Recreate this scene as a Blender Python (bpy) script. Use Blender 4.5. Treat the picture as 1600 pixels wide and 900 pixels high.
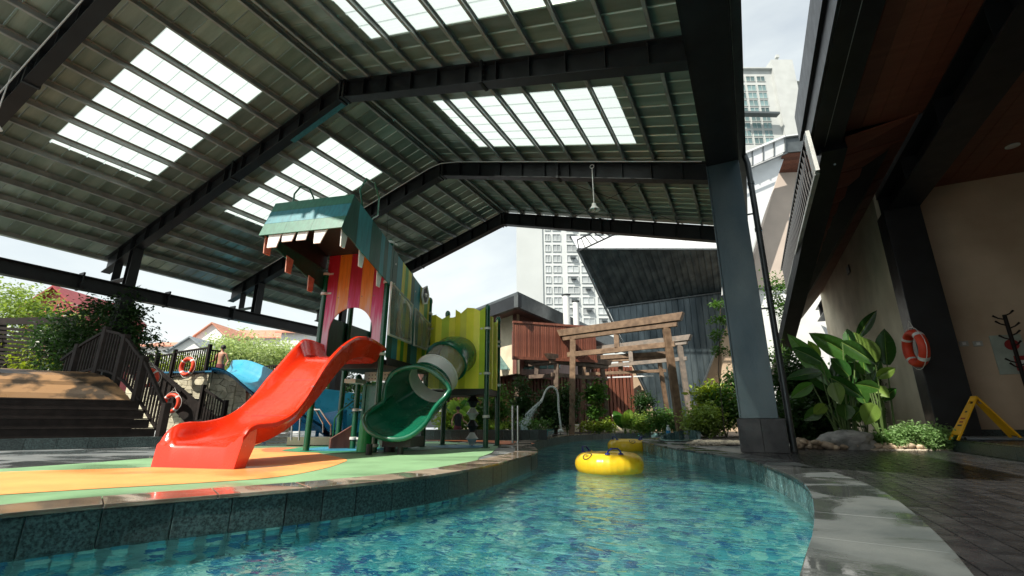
import bpy, math, random
from mathutils import Vector, Matrix, noise
from mathutils.geometry import tessellate_polygon
random.seed(7)
R = math.radians
scene = bpy.context.scene
col = scene.collection
for o in list(bpy.data.objects): bpy.data.objects.remove(o)

# ------------------------------------------------------------------ camera
YAW, PITCH, ROLL, FPX = -0.470292, 0.284127, 0.0014, 714.73
cf = Vector((math.sin(YAW)*math.cos(PITCH), math.cos(YAW)*math.cos(PITCH), math.sin(PITCH)))
cr0 = Vector((math.cos(YAW), -math.sin(YAW), 0)); cu0 = cr0.cross(cf)
cr = math.cos(ROLL)*cr0 + math.sin(ROLL)*cu0; cu = -math.sin(ROLL)*cr0 + math.cos(ROLL)*cu0
CAM = Vector((0, 0, .5))
cd = bpy.data.cameras.new('camera'); cam = bpy.data.objects.new('camera', cd); col.objects.link(cam)
cam.matrix_world = Matrix(((cr.x, cu.x, -cf.x, 0), (cr.y, cu.y, -cf.y, 0), (cr.z, cu.z, -cf.z, .5), (0, 0, 0, 1)))
cd.sensor_width = 36; cd.lens = FPX/1600*36; cd.clip_start = .03; cd.clip_end = 3000
scene.camera = cam

# ------------------------------------------------------------------ light
SUN = Vector((-.28, -.88, 1.0)).normalized()
elev = math.asin(SUN.z); az = math.atan2(SUN.x, SUN.y)
w = bpy.data.worlds.new('World'); scene.world = w; w.use_nodes = True
nt = w.node_tree; nt.nodes.clear()
def nn(t, typ, **k):
    n = t.nodes.new(typ)
    for a, b in k.items(): setattr(n, a, b)
    return n
sky = nn(nt, 'ShaderNodeTexSky', sky_type='NISHITA', sun_disc=False, sun_elevation=elev, sun_rotation=az, air_density=1.2, dust_density=3.0, ozone_density=1.0)
tc = nn(nt, 'ShaderNodeTexCoord'); mp = nn(nt, 'ShaderNodeMapping'); mp.inputs['Scale'].default_value = (1, 1, 2.2)
nz = nn(nt, 'ShaderNodeTexNoise'); nz.inputs['Scale'].default_value = 1.7; nz.inputs['Detail'].default_value = 6; nz.inputs['Roughness'].default_value = .55; nz.inputs['Distortion'].default_value = .3
rp = nn(nt, 'ShaderNodeValToRGB'); rp.color_ramp.elements[0].position = .40; rp.color_ramp.elements[0].color = (.55, .55, .55, 1); rp.color_ramp.elements[1].position = .62; rp.color_ramp.elements[1].color = (.95, .95, .95, 1)
mx = nn(nt, 'ShaderNodeMix', data_type='RGBA'); mx.inputs['B'].default_value = (6.5, 6.95, 6.85, 1)
bg = nn(nt, 'ShaderNodeBackground'); bg.inputs['Strength'].default_value = .1; wo = nn(nt, 'ShaderNodeOutputWorld')
L = nt.links.new
L(tc.outputs['Generated'], mp.inputs[0]); L(mp.outputs[0], nz.inputs['Vector']); L(nz.outputs['Fac'], rp.inputs[0])
sx = nn(nt, 'ShaderNodeSeparateXYZ'); L(tc.outputs['Generated'], sx.inputs[0])
hzr = nn(nt, 'ShaderNodeMapRange', interpolation_type='SMOOTHSTEP'); hzr.inputs[1].default_value = .05; hzr.inputs[2].default_value = .55; hzr.inputs[3].default_value = 1; hzr.inputs[4].default_value = 0; L(sx.outputs['Z'], hzr.inputs[0])
mxm = nn(nt, 'ShaderNodeMath', operation='MAXIMUM'); L(rp.outputs[0], mxm.inputs[0]); L(hzr.outputs[0], mxm.inputs[1]); L(mxm.outputs[0], mx.inputs['Factor']); L(sky.outputs[0], mx.inputs['A']); L(mx.outputs['Result'], bg.inputs['Color']); L(bg.outputs[0], wo.inputs['Surface'])
ld = bpy.data.lights.new('sun', 'SUN'); ld.energy = 4.6; ld.angle = R(.6); ld.color = (1, .93, .82)
lo = bpy.data.objects.new('sun', ld); col.objects.link(lo); lo.rotation_euler = SUN.to_track_quat('Z', 'Y').to_euler(); lo.location = (0, 0, 60)
scene.view_settings.view_transform = 'Standard'; scene.view_settings.look = 'None'; scene.view_settings.gamma = 1
scene.view_settings.exposure = 0.68
cy = scene.cycles
cy.max_bounces = 10; cy.diffuse_bounces = 4; cy.glossy_bounces = 4; cy.transmission_bounces = 6; cy.transparent_max_bounces = 10
cy.caustics_refractive = True; cy.caustics_reflective = False; cy.use_denoising = True; cy.sample_clamp_indirect = 6

# ------------------------------------------------------------------ picture to place
def ray(px, py): return cr*((px-800)/FPX) - cu*((py-450)/FPX) + cf
def P(px, py, ax, val):
    d = ray(px, py); i = 'xyz'.index(ax); return CAM + d*((val-CAM[i])/d[i])
def PD(px, py, dep): return CAM + ray(px, py)*dep
def Zat(px, py, p):
    d = ray(px, py); t = (d.x*p.x+d.y*p.y)/(d.x**2+d.y**2); return CAM.z + t*d.z

# ------------------------------------------------------------------ helpers
class MB:
    def __init__(s): s.v = []; s.f = []; s.c = []; s.col = 0.
    def add(s, vs, fs):
        b = len(s.v); s.v += [tuple(x) for x in vs]; s.f += [tuple(b+i for i in f) for f in fs]; s.c += [s.col]*len(fs); return s
    def hexa(s, p): return s.add(p, [(3, 2, 1, 0), (4, 5, 6, 7), (0, 1, 5, 4), (1, 2, 6, 5), (2, 3, 7, 6), (3, 0, 4, 7)])
    def box(s, a, b):
        x0, y0, z0 = a; x1, y1, z1 = b
        return s.hexa([(x0, y0, z0), (x1, y0, z0), (x1, y1, z0), (x0, y1, z0), (x0, y0, z1), (x1, y0, z1), (x1, y1, z1), (x0, y1, z1)])
    def bar(s, p, q, w, h, up=(0, 0, 1)):
        p = Vector(p); q = Vector(q); d = (q-p).normalized(); u = Vector(up)
        sx = d.cross(u)
        if sx.length < 1e-4: sx = d.cross(Vector((1, 0, 0)))
        sx.normalize(); uy = sx.cross(d).normalized(); sx *= w/2; uy *= h/2
        return s.hexa([p-sx-uy, p+sx-uy, p+sx+uy, p-sx+uy, q-sx-uy, q+sx-uy, q+sx+uy, q-sx+uy])
    def prism(s, poly, off):
        n = len(poly); off = Vector(off); a = [Vector(x) for x in poly]
        return s.add(a+[x+off for x in a], [tuple(reversed(range(n))), tuple(range(n, 2*n))]+[(i, (i+1) % n, n+(i+1) % n, n+i) for i in range(n)])
    def loft(s, rings, closed=True, caps=True, loop=False):
        n = len(rings[0]); m = len(rings); f = []
        for j in range(m if loop else m-1):
            k = (j+1) % m
            for i in range(n if closed else n-1):
                i2 = (i+1) % n; f.append((j*n+i, j*n+i2, k*n+i2, k*n+i))
        if caps and not loop and closed: f += [tuple(reversed(range(n))), tuple(range((m-1)*n, m*n))]
        return s.add([v for r in rings for v in r], f)
    def tube(s, pts, r, n=8, loop=False, caps=True):
        pts = [Vector(p) for p in pts]; m = len(pts); rings = []; pu = None
        rr = r if isinstance(r, (list, tuple)) else [r]*m
        for i, p in enumerate(pts):
            a = pts[i-1] if (i > 0 or loop) else p; b = pts[(i+1) % m] if (i < m-1 or loop) else p
            d = (b-a).normalized()
            u = pu if pu is not None else (Vector((0, 0, 1)) if abs(d.z) < .9 else Vector((1, 0, 0)))
            x = d.cross(u)
            if x.length < 1e-3: x = d.cross(Vector((.3, 1, .2)))
            x.normalize(); y = x.cross(d).normalized(); pu = y
            rings.append([p+(x*math.cos(t)+y*math.sin(t))*rr[i] for t in [2*math.pi*k/n for k in range(n)]])
        return s.loft(rings, True, caps, loop)
    def lathe(s, prof, c=(0, 0, 0), n=16):
        c = Vector(c); return s.loft([[c+Vector((r*math.cos(2*math.pi*k/n), r*math.sin(2*math.pi*k/n), z)) for k in range(n)] for r, z in prof])
    def mesh(s, name, mat, smooth=False):
        me = bpy.data.meshes.new(name); me.from_pydata(s.v, [], s.f)
        if mat is not None: me.materials.append(mat)
        if any(s.c):
            a = me.attributes.new('rnd', 'FLOAT', 'FACE'); a.data.foreach_set('value', s.c)
        if smooth: me.shade_smooth() if hasattr(me, 'shade_smooth') else [setattr(p, 'use_smooth', True) for p in me.polygons]
        return me
    def build(s, name, mat, parent=None, smooth=False, bevel=0, **t):
        o = bpy.data.objects.new(name, s.mesh(name, mat, smooth)); col.objects.link(o)
        if parent: o.parent = parent
        if bevel:
            b = o.modifiers.new('b', 'BEVEL'); b.width = bevel; b.segments = 2; b.limit_method = 'ANGLE'; b.angle_limit = R(40)
            if not smooth: pass
        if smooth:
            for q in o.data.polygons: q.use_smooth = True
            if smooth == 'auto':
                m = o.modifiers.new('n', 'EDGE_SPLIT'); m.split_angle = R(38)
        tag(o, **t); return o
def tag(o, label=None, cat=None, group=None, kind=None):
    if label: o['label'] = label
    if cat: o['category'] = cat
    if group: o['group'] = group
    if kind: o['kind'] = kind
    return o
def empty(name, loc=(0, 0, 0), rz=0, **t):
    o = bpy.data.objects.new(name, None); col.objects.link(o); o.location = loc; o.rotation_euler = (0, 0, rz); o.empty_display_size = .2; tag(o, **t); return o
def inst(name, me, parent=None, loc=(0, 0, 0), rot=(0, 0, 0), sc=(1, 1, 1), **t):
    o = bpy.data.objects.new(name, me); col.objects.link(o); o.location = loc; o.rotation_euler = rot; o.scale = sc
    if parent: o.parent = parent
    tag(o, **t); return o
def kids(o): return [c for c in bpy.data.objects if c.parent == o]
def copy_tree(o, parent=None):
    c = o.copy(); col.objects.link(c); c.parent = parent
    for ch in kids(o): copy_tree(ch, c)
    return c
def catmull(pts, step=.1):
    out = []; n = len(pts)
    for i in range(n-1):
        p0 = Vector(pts[max(i-1, 0)]); p1 = Vector(pts[i]); p2 = Vector(pts[i+1]); p3 = Vector(pts[min(i+2, n-1)])
        k = max(1, int((p2-p1).length/step))
        for j in range(k):
            t = j/k; out.append(.5*((2*p1)+(p2-p0)*t+(2*p0-5*p1+4*p2-p3)*t*t+(3*p1-p0-3*p2+p3)*t**3))
    out.append(Vector(pts[-1])); return out

# ------------------------------------------------------------------ materials
def mat(name, c, rough=.5, metal=0., var=.15, scale=4., bump=0., bscale=40., rnd=0., spec=.5, c2=None, stretch=(1, 1, 1), rvar=.1, coat=0., det=4., attr=False, ramp=None, bdist=.01, contrast=(.35, .65)):
    m = bpy.data.materials.new(name); m.use_nodes = True; t = m.node_tree; t.nodes.clear(); l = t.links.new
    out = nn(t, 'ShaderNodeOutputMaterial'); b = nn(t, 'ShaderNodeBsdfPrincipled'); l(b.outputs[0], out.inputs[0])
    tc = nn(t, 'ShaderNodeTexCoord'); mpn = nn(t, 'ShaderNodeMapping'); mpn.inputs['Scale'].default_value = stretch; l(tc.outputs['Object'], mpn.inputs[0])
    n1 = nn(t, 'ShaderNodeTexNoise'); n1.inputs['Scale'].default_value = scale; n1.inputs['Detail'].default_value = det; l(mpn.outputs[0], n1.inputs['Vector'])
    mr = nn(t, 'ShaderNodeMapRange'); mr.inputs[1].default_value = contrast[0]; mr.inputs[2].default_value = contrast[1]; l(n1.outputs['Fac'], mr.inputs[0])
    c = Vector(c[:3]); lo = c*(1-var); hi = c*(1+var) if c2 is None else Vector(c2[:3])
    if c2 is not None: lo = c
    mxx = nn(t, 'ShaderNodeMix', data_type='RGBA'); mxx.inputs['A'].default_value = (*lo, 1); mxx.inputs['B'].default_value = (*hi, 1); l(mr.outputs[0], mxx.inputs['Factor'])
    res = mxx.outputs['Result']
    if ramp:
        src = nn(t, 'ShaderNodeAttribute', attribute_name='rnd').outputs['Fac'] if attr else nn(t, 'ShaderNodeObjectInfo').outputs['Random']
        cr_ = nn(t, 'ShaderNodeValToRGB'); cr_.color_ramp.interpolation = 'CONSTANT'; e = cr_.color_ramp.elements
        e.remove(e[1]); e[0].position = 0; e[0].color = (*ramp[0], 1)
        for i, cc in enumerate(ramp[1:]): q = e.new((i+1)/len(ramp)); q.color = (*cc, 1)
        l(src, cr_.inputs[0])
        mm = nn(t, 'ShaderNodeMix', data_type='RGBA', blend_type='MULTIPLY'); mm.inputs['Factor'].default_value = 1
        l(cr_.outputs[0], mm.inputs['A']); l(res, mm.inputs['B']); res = mm.outputs['Result']
    elif rnd:
        src = nn(t, 'ShaderNodeAttribute', attribute_name='rnd').outputs['Fac'] if attr else nn(t, 'ShaderNodeObjectInfo').outputs['Random']
        m2 = nn(t, 'ShaderNodeMapRange'); m2.inputs[3].default_value = 1-rnd; m2.inputs[4].default_value = 1+rnd; l(src, m2.inputs[0])
        hs = nn(t, 'ShaderNodeVectorMath', operation='SCALE'); l(res, hs.inputs[0]); l(m2.outputs[0], hs.inputs['Scale']); res = hs.outputs[0]
    l(res, b.inputs['Base Color'])
    m3 = nn(t, 'ShaderNodeMapRange'); m3.inputs[3].default_value = max(.02, rough-rvar); m3.inputs[4].default_value = min(1, rough+rvar)
    n3 = nn(t, 'ShaderNodeTexNoise'); n3.inputs['Scale'].default_value = scale*2.3; n3.inputs['Detail'].default_value = 3; l(mpn.outputs[0], n3.inputs['Vector']); l(n3.outputs['Fac'], m3.inputs[0]); l(m3.outputs[0], b.inputs['Roughness'])
    b.inputs['Metallic'].default_value = metal; b.inputs['Specular IOR Level'].default_value = spec; b.inputs['Coat Weight'].default_value = coat; b.inputs['Coat Roughness'].default_value = .08
    if bump:
        n2 = nn(t, 'ShaderNodeTexNoise'); n2.inputs['Scale'].default_value = bscale; n2.inputs['Detail'].default_value = 5; l(mpn.outputs[0], n2.inputs['Vector'])
        bp = nn(t, 'ShaderNodeBump'); bp.inputs['Strength'].default_value = bump; bp.inputs['Distance'].default_value = bdist; l(n2.outputs['Fac'], bp.inputs['Height']); l(bp.outputs[0], b.inputs['Normal'])
    return m
steel = mat('dark_steel', (.011, .013, .015), .42, .2, .25, 2.5, .15, 60)
colsteel = mat('column_steel', (.038, .068, .085), .38, .35, .45, 1.3, .2, 30, det=6, stretch=(1, 1, .5), c2=(.085, .115, .125), rvar=.15)
galv = mat('galvanised_purlin', (.34, .36, .345), .42, .25, .2, 3, .1, 50, rnd=.08)
sheet = mat('roof_sheet', (.20, .26, .21), .33, .35, .25, 1.2, .35, 3.5, rnd=.28, stretch=(.5, 3, 1), c2=(.32, .38, .32), bdist=.02)
white_p = mat('white_paint', (.75, .76, .74), .45, 0, .06, 6, .05)
blackpl = mat('black_plastic', (.012, .013, .014), .5, 0, .2, 8)
woodt = mat('teak_timber', (.115, .070, .040), .55, 0, .2, 5, .25, 60, stretch=(1, 1, 1), rnd=.15, c2=(.215, .14, .085))
woodd = mat('dark_brown_gate_timber', (.075, .05, .036), .6, 0, .2, 5, .3, 60, rnd=.15, c2=(.15, .105, .075))
woodg = mat('weathered_timber', (.16, .14, .12), .65, 0, .2, 5, .3, 60, rnd=.15, c2=(.26, .21, .17))
wooddk = mat('dark_timber', (.012, .009, .008), .65, spec=.2, metal=0., c2=(.022, .017, .015), var=.2, scale=6, bump=.3, bscale=50, rnd=.2)  # dark timber, deepened further to put the bridge risers' shadow into the colour
slatred = mat('red_brown_slat', (.16, .05, .03), .5, 0, .2, 4, .2, 60, rnd=.25, c2=(.24, .085, .05), stretch=(3, 3, .4))
slatdk = mat('dark_brown_slat', (.10, .034, .026), .5, 0, .2, 4, .2, 60, rnd=.3, c2=(.17, .065, .045), stretch=(3, 3, .4))
soffit = mat('timber_soffit', (.17, .050, .028), .4, 0, .2, 2.5, .1, 30, rnd=.12, c2=(.22, .07, .04), stretch=(.4, 4, 4))
cream = mat('cream_render', (.50, .44, .31), .8, 0, .1, 1.3, .3, 30, c2=(.66, .59, .44), det=9)
tan = mat('tan_render', (.46, .34, .23), .75, 0, .1, .9, .4, 25, c2=(.62, .48, .34), det=10)
whiter = mat('white_render', (.72, .74, .73), .7, 0, .04, 1.5)
blued = mat('blue_black_cladding', (.045, .066, .078), .36, .5, .4, 1.0, .12, 15, c2=(.12, .155, .17), stretch=(2, 2, .5), rnd=.12, rvar=.2)
whmetal = mat('white_metal_roof', (.66, .68, .69), .4, .2, .05, 2, .05, 20, rnd=.06)
coping = mat('coping_stone', (.070, .084, .086), .25, 0, .15, 2.2, .18, 45, rnd=.12, c2=(.125, .14, .138), rvar=.24, det=7)
copingL = mat('wet_coping_stone', (.22, .17, .125), .18, 0, .15, 3.5, .3, 30, rnd=.14, c2=(.36, .30, .23), rvar=.16, det=7)
kerbst = mat('kerb_tile', (.014, .024, .026), .30, 0, .4, 55, .35, 120, rnd=.28, c2=(.060, .095, .095), det=4, rvar=.12, contrast=(.4, .62))
kerbst2 = mat('teal_kerb_tile', (.055, .12, .125), .25, 0, .2, 12, .3, 60, rnd=.38, c2=(.13, .21, .205), det=6)
darkdeck = mat('dark_deck_tile', (.013, .014, .016), .26, 0, .3, 5, .08, 40, rnd=.3, spec=.35, c2=(.034, .035, .037), rvar=.14)
darkdeckA = mat('dark_deck_tile_far', (.013, .014, .016), .26, 0, .3, 5, .08, 40, rnd=.3, spec=.35, c2=(.034, .035, .037), rvar=.14, attr=True)
grout = mat('grout', (.10, .10, .095), .8, 0, .2, 10, .2)
groutd = mat('dark_grout', (.16, .16, .155), .7, 0, .2, 10, .2)
greydeck = mat('grey_deck', (.15, .17, .18), .22, 0, .25, 1.6, .2, 60, rvar=.18, c2=(.24, .26, .26), det=6)
TR = [(.11, .46, .50), (.06, .32, .42), (.26, .62, .60), (.03, .19, .36), (.10, .41, .47), (.045, .25, .41), (.42, .72, .66), (.13, .48, .50), (.02, .13, .31), (.20, .55, .55), (.07, .37, .45), (.32, .66, .60)]
mosA = mat('mosaic_tile', (.85, .85, .85), .25, 0, .08, 5, .1, rnd=.1, ramp=TR)
mosB = mat('mosaic_tile_far', (.85, .85, .85), .25, 0, .08, 5, .1, rnd=.1, ramp=TR, attr=True)
def rubber(n, c): return mat(n, c, .55, 0, .1, 2.2, .25, 220, c2=tuple(x*1.22 for x in c), rvar=.15, det=8)
rb_green = rubber('rubber_green', (.20, .36, .19)); rb_orange = rubber('rubber_orange', (.78, .33, .10)); rb_red = rubber('rubber_rust', (.60, .17, .06))
rb_dkgreen = rubber('rubber_dark_green', (.04, .22, .11)); rb_blue = rubber('rubber_blue', (.03, .22, .33))
pl_red = mat('red_plastic', (.64, .030, .006), .26, 0, .10, 2.2, .04, 12, coat=.35, rvar=.14, det=7)
pl_green = mat('green_plastic', (.006, .115, .062), .25, 0, .1, 3, .03, 15, coat=.4)
pl_bgreen = mat('bright_green_plastic', (.01, .30, .07), .35, 0, .1, 3)
pole_green = mat('green_pole', (.004, .075, .035), .25, 0, .15, 3, coat=.4)
pl_white = mat('white_plastic', (.62, .64, .60), .4, 0, .08, 4)
clampm = mat('clamp_plastic', (.62, .63, .60), .4, 0, .1, 5)
pl_blue = mat('blue_plastic', (.01, .20, .42), .28, 0, .1, 2, coat=.4)
pl_cyan = mat('cyan_plastic', (.03, .32, .48), .3, 0, .1, 2, coat=.3)
pl_yel = mat('yellow_vinyl', (.92, .62, .03), .3, 0, .05, 3, coat=.3)
pl_navy = mat('navy_plastic', (.008, .02, .16), .3, 0, .1, 3)
ringred = mat('life_ring_red', (.70, .06, .02), .5, 0, .1, 5, .1)
ropew = mat('white_rope', (.7, .7, .66), .8, 0, .1, 20)
lime = mat('lime_panel', (.88, .82, .07), .4, 0, .08, 3)
limeg = mat('lime_green_panel', (.52, .68, .06), .4, 0, .08, 3)
olive = mat('olive_panel', (.62, .62, .04), .4, 0, .1, 3)
def faded(name, c, cb):
    m = mat(name, c, .5, 0, .1, 6, .1, stretch=(6, 6, .6))
    t = m.node_tree; l = t.links.new; b = [n for n in t.nodes if n.type == 'BSDF_PRINCIPLED'][0]
    src = b.inputs['Base Color'].links[0].from_socket
    tcn = nn(t, 'ShaderNodeTexCoord'); sp = nn(t, 'ShaderNodeSeparateXYZ'); l(tcn.outputs['Object'], sp.inputs[0])
    mpn = nn(t, 'ShaderNodeMapping'); mpn.inputs['Scale'].default_value = (30, 30, 2.0); l(tcn.outputs['Object'], mpn.inputs[0])
    no = nn(t, 'ShaderNodeTexNoise'); no.inputs['Scale'].default_value = 1; no.inputs['Detail'].default_value = 6; l(mpn.outputs[0], no.inputs['Vector'])
    a = nn(t, 'ShaderNodeMath', operation='MULTIPLY_ADD'); l(no.outputs['Fac'], a.inputs[0]); a.inputs[1].default_value = -1.3; l(sp.outputs['Z'], a.inputs[2])
    mr = nn(t, 'ShaderNodeMapRange'); mr.inputs[1].default_value = 2.45; mr.inputs[2].default_value = 1.85; l(a.outputs[0], mr.inputs[0])
    mx_ = nn(t, 'ShaderNodeMix', data_type='RGBA'); l(mr.outputs[0], mx_.inputs['Factor']); l(src, mx_.inputs['A'])
    m2 = nn(t, 'ShaderNodeMix', data_type='RGBA'); m2.inputs['A'].default_value = (*cb, 1); m2.inputs['B'].default_value = (.62, .42, .52, 1)
    mr2 = nn(t, 'ShaderNodeMapRange'); mr2.inputs[1].default_value = 2.0; mr2.inputs[2].default_value = 1.45; l(a.outputs[0], mr2.inputs[0]); l(mr2.outputs[0], m2.inputs['Factor'])
    l(m2.outputs['Result'], mx_.inputs['B']); l(mx_.outputs['Result'], b.inputs['Base Color']); return m
fadered = faded('faded_red_board', (.42, .012, .03), (.55, .05, .20)); fadeor = faded('faded_orange_board', (.72, .20, .015), (.70, .36, .15))
def board(n, c): return mat(n, c, .42, 0, .15, 5, .08, 30, c2=tuple(x*1.35 for x in c), stretch=(4, 4, .5), rvar=.2)
b_teal = board('teal_board', (.02, .19, .22)); b_dkgreen = board('dark_green_board', (.008, .075, .055)); b_mgreen = board('mid_green_board', (.022, .12, .08)); b_cyan = board('cyan_board', (.018, .15, .18)); b_yel = board('yellow_board', (.55, .50, .03)); b_grn = board('leaf_green_board', (.05, .25, .03))
tooth = mat('tooth_board', (.80, .78, .75), .5, 0, .08, 8); toothp = mat('pink_tooth_board', (.62, .30, .22), .5, 0, .15, 8)
def glassy(name, c=(1, 1, 1), f=.82, rough=.05, tint=(.9, .95, .92)):
    m = bpy.data.materials.new(name); m.use_nodes = True; t = m.node_tree; t.nodes.clear(); l = t.links.new
    out = nn(t, 'ShaderNodeOutputMaterial'); a = nn(t, 'ShaderNodeBsdfTransparent'); a.inputs[0].default_value = (*tint, 1)
    g = nn(t, 'ShaderNodeBsdfPrincipled'); g.inputs['Base Color'].default_value = (*c, 1); g.inputs['Roughness'].default_value = rough
    fr = nn(t, 'ShaderNodeLayerWeight'); fr.inputs[0].default_value = .12
    mr = nn(t, 'ShaderNodeMapRange'); mr.inputs[3].default_value = 1-f; mr.inputs[4].default_value = 1; l(fr.outputs['Facing'], mr.inputs[0])
    x = nn(t, 'ShaderNodeMixShader'); l(mr.outputs[0], x.inputs[0]); l(a.outputs[0], x.inputs[1]); l(g.outputs[0], x.inputs[2]); l(x.outputs[0], out.inputs[0]); return m
clear = glassy('clear_acrylic', (.55, .5, .45), .88, .05)
winglass = mat('window_glass', (.12, .19, .20), .12, .0, .3, .3, rnd=.5, c2=(.20, .29, .29))
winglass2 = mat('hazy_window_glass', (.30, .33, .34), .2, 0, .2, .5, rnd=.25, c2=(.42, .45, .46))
cloth_dk = mat('dark_cloth', (.012, .013, .016), .8, 0, .2, 8)
skin = mat('skin', (.45, .22, .14), .55, 0, .08, 6); hairm = mat('dark_hair', (.012, .009, .007), .6)
shortsm = mat('maroon_cloth', (.16, .03, .04), .8, 0, .2, 8)
redmetal = mat('red_metal_sheet', (.30, .045, .05), .5, .1, .1, 3); redtile = mat('terracotta_roof', (.42, .17, .10), .8, 0, .2, 3, .5, 12, rnd=.1, c2=(.55, .28, .2))
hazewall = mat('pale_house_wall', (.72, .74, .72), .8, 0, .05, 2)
stonew = mat('cream_stone', (.46, .42, .30), .8, 0, .2, 6, .5, 30, rnd=.2, c2=(.62, .58, .44))
mortar = mat('mortar', (.17, .15, .11), .9, 0, .2, 8)
rockm = mat('grey_boulder', (.20, .21, .20), .75, 0, .3, 5, .8, 16, c2=(.36, .36, .34), bdist=.03)
cobm = mat('tan_cobble', (.42, .32, .22), .7, 0, .15, 6, .4, 30, rnd=.28, c2=(.55, .44, .32))
soil = mat('garden_soil', (.05, .04, .03), .95, 0, .3, 8, .6, 30)
darkmetal = mat('grey_flashing', (.10, .115, .12), .4, .5, .15, 3)
chrome = mat('stainless_steel', (.5, .5, .5), .22, 1, .05, 5)
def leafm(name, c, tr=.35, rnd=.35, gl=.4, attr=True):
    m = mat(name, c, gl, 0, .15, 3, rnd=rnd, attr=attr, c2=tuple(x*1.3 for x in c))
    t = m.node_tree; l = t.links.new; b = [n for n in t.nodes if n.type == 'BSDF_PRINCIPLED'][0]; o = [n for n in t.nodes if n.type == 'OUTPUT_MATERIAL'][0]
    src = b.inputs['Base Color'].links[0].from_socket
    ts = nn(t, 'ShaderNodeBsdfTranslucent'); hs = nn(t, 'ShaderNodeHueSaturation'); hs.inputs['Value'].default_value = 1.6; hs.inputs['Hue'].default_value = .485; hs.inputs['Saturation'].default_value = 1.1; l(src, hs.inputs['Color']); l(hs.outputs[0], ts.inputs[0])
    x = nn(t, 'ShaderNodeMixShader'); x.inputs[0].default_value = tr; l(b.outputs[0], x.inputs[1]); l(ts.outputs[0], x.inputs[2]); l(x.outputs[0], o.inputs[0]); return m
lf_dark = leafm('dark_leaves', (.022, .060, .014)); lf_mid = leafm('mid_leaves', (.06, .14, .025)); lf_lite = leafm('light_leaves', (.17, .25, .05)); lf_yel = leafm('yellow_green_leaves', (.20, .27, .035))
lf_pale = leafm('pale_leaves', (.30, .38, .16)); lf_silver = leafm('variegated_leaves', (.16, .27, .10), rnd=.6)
lf_big = leafm('banana_leaf', (.055, .15, .028), .35, .45, .28, attr=False); lf_big3 = leafm('dark_banana_leaf', (.025, .085, .018), .3, .4, .25, attr=False); lf_big2 = leafm('young_banana_leaf', (.16, .26, .05), .4, .2, .3, attr=False)  # the darker leaf tone is mixed in at random for variety
stemm = mat('green_stem', (.10, .16, .05), .5); bark = mat('bark', (.07, .055, .04), .9, 0, .3, 10, .8, 30, stretch=(2, 2, .5), bdist=.02)

def translucent(m, k, c):
    t = m.node_tree; l = t.links.new; b = [n for n in t.nodes if n.type == 'BSDF_PRINCIPLED'][0]; o = [n for n in t.nodes if n.type == 'OUTPUT_MATERIAL'][0]
    ts = nn(t, 'ShaderNodeBsdfTranslucent'); ts.inputs[0].default_value = (*c, 1); x = nn(t, 'ShaderNodeMixShader'); x.inputs[0].default_value = k; l(b.outputs[0], x.inputs[1]); l(ts.outputs[0], x.inputs[2]); l(x.outputs[0], o.inputs[0])
translucent(pl_yel, .35, (.98, .80, .10))
def wet(m, sc_, lo_, hi_, thr=(.47, .55), dark=.55):
    t = m.node_tree; l = t.links.new; b = [n for n in t.nodes if n.type == 'BSDF_PRINCIPLED'][0]
    tcn = nn(t, 'ShaderNodeTexCoord'); mpn = nn(t, 'ShaderNodeMapping'); mpn.inputs['Scale'].default_value = sc_; l(tcn.outputs['Object'], mpn.inputs[0]); no = nn(t, 'ShaderNodeTexNoise'); no.inputs['Scale'].default_value = 1; no.inputs['Detail'].default_value = 5; no.inputs['Distortion'].default_value = .8; l(mpn.outputs[0], no.inputs['Vector'])
    mr = nn(t, 'ShaderNodeMapRange'); mr.inputs[1].default_value = thr[0]; mr.inputs[2].default_value = thr[1]; l(no.outputs['Fac'], mr.inputs[0])
    m2 = nn(t, 'ShaderNodeMapRange'); m2.inputs[3].default_value = hi_; m2.inputs[4].default_value = lo_; l(mr.outputs[0], m2.inputs[0]); l(m2.outputs[0], b.inputs['Roughness'])
    src = b.inputs['Base Color'].links[0].from_socket; m3 = nn(t, 'ShaderNodeMapRange'); m3.inputs[3].default_value = 1; m3.inputs[4].default_value = dark; l(mr.outputs[0], m3.inputs[0]); v = nn(t, 'ShaderNodeVectorMath', operation='SCALE'); l(src, v.inputs[0]); l(m3.outputs[0], v.inputs['Scale']); l(v.outputs[0], b.inputs['Base Color'])
    for bp in [n for n in t.nodes if n.type == 'BUMP']:
        m4 = nn(t, 'ShaderNodeMapRange'); m4.inputs[3].default_value = bp.inputs['Strength'].default_value; m4.inputs[4].default_value = .02; l(mr.outputs[0], m4.inputs[0]); l(m4.outputs[0], bp.inputs['Strength'])
wet(coping, (1.3, 1.3, 1), .04, .42); wet(copingL, (1.2, 2.2, 1), .05, .35, (.42, .52)); wet(greydeck, (.8, 1.1, 1), .04, .4, (.45, .55), .6)
wet(rb_green, (.5, .5, 1), .25, .62, (.5, .62), .8); wet(rb_orange, (.5, .5, 1), .3, .62, (.5, .62), .88)
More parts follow.
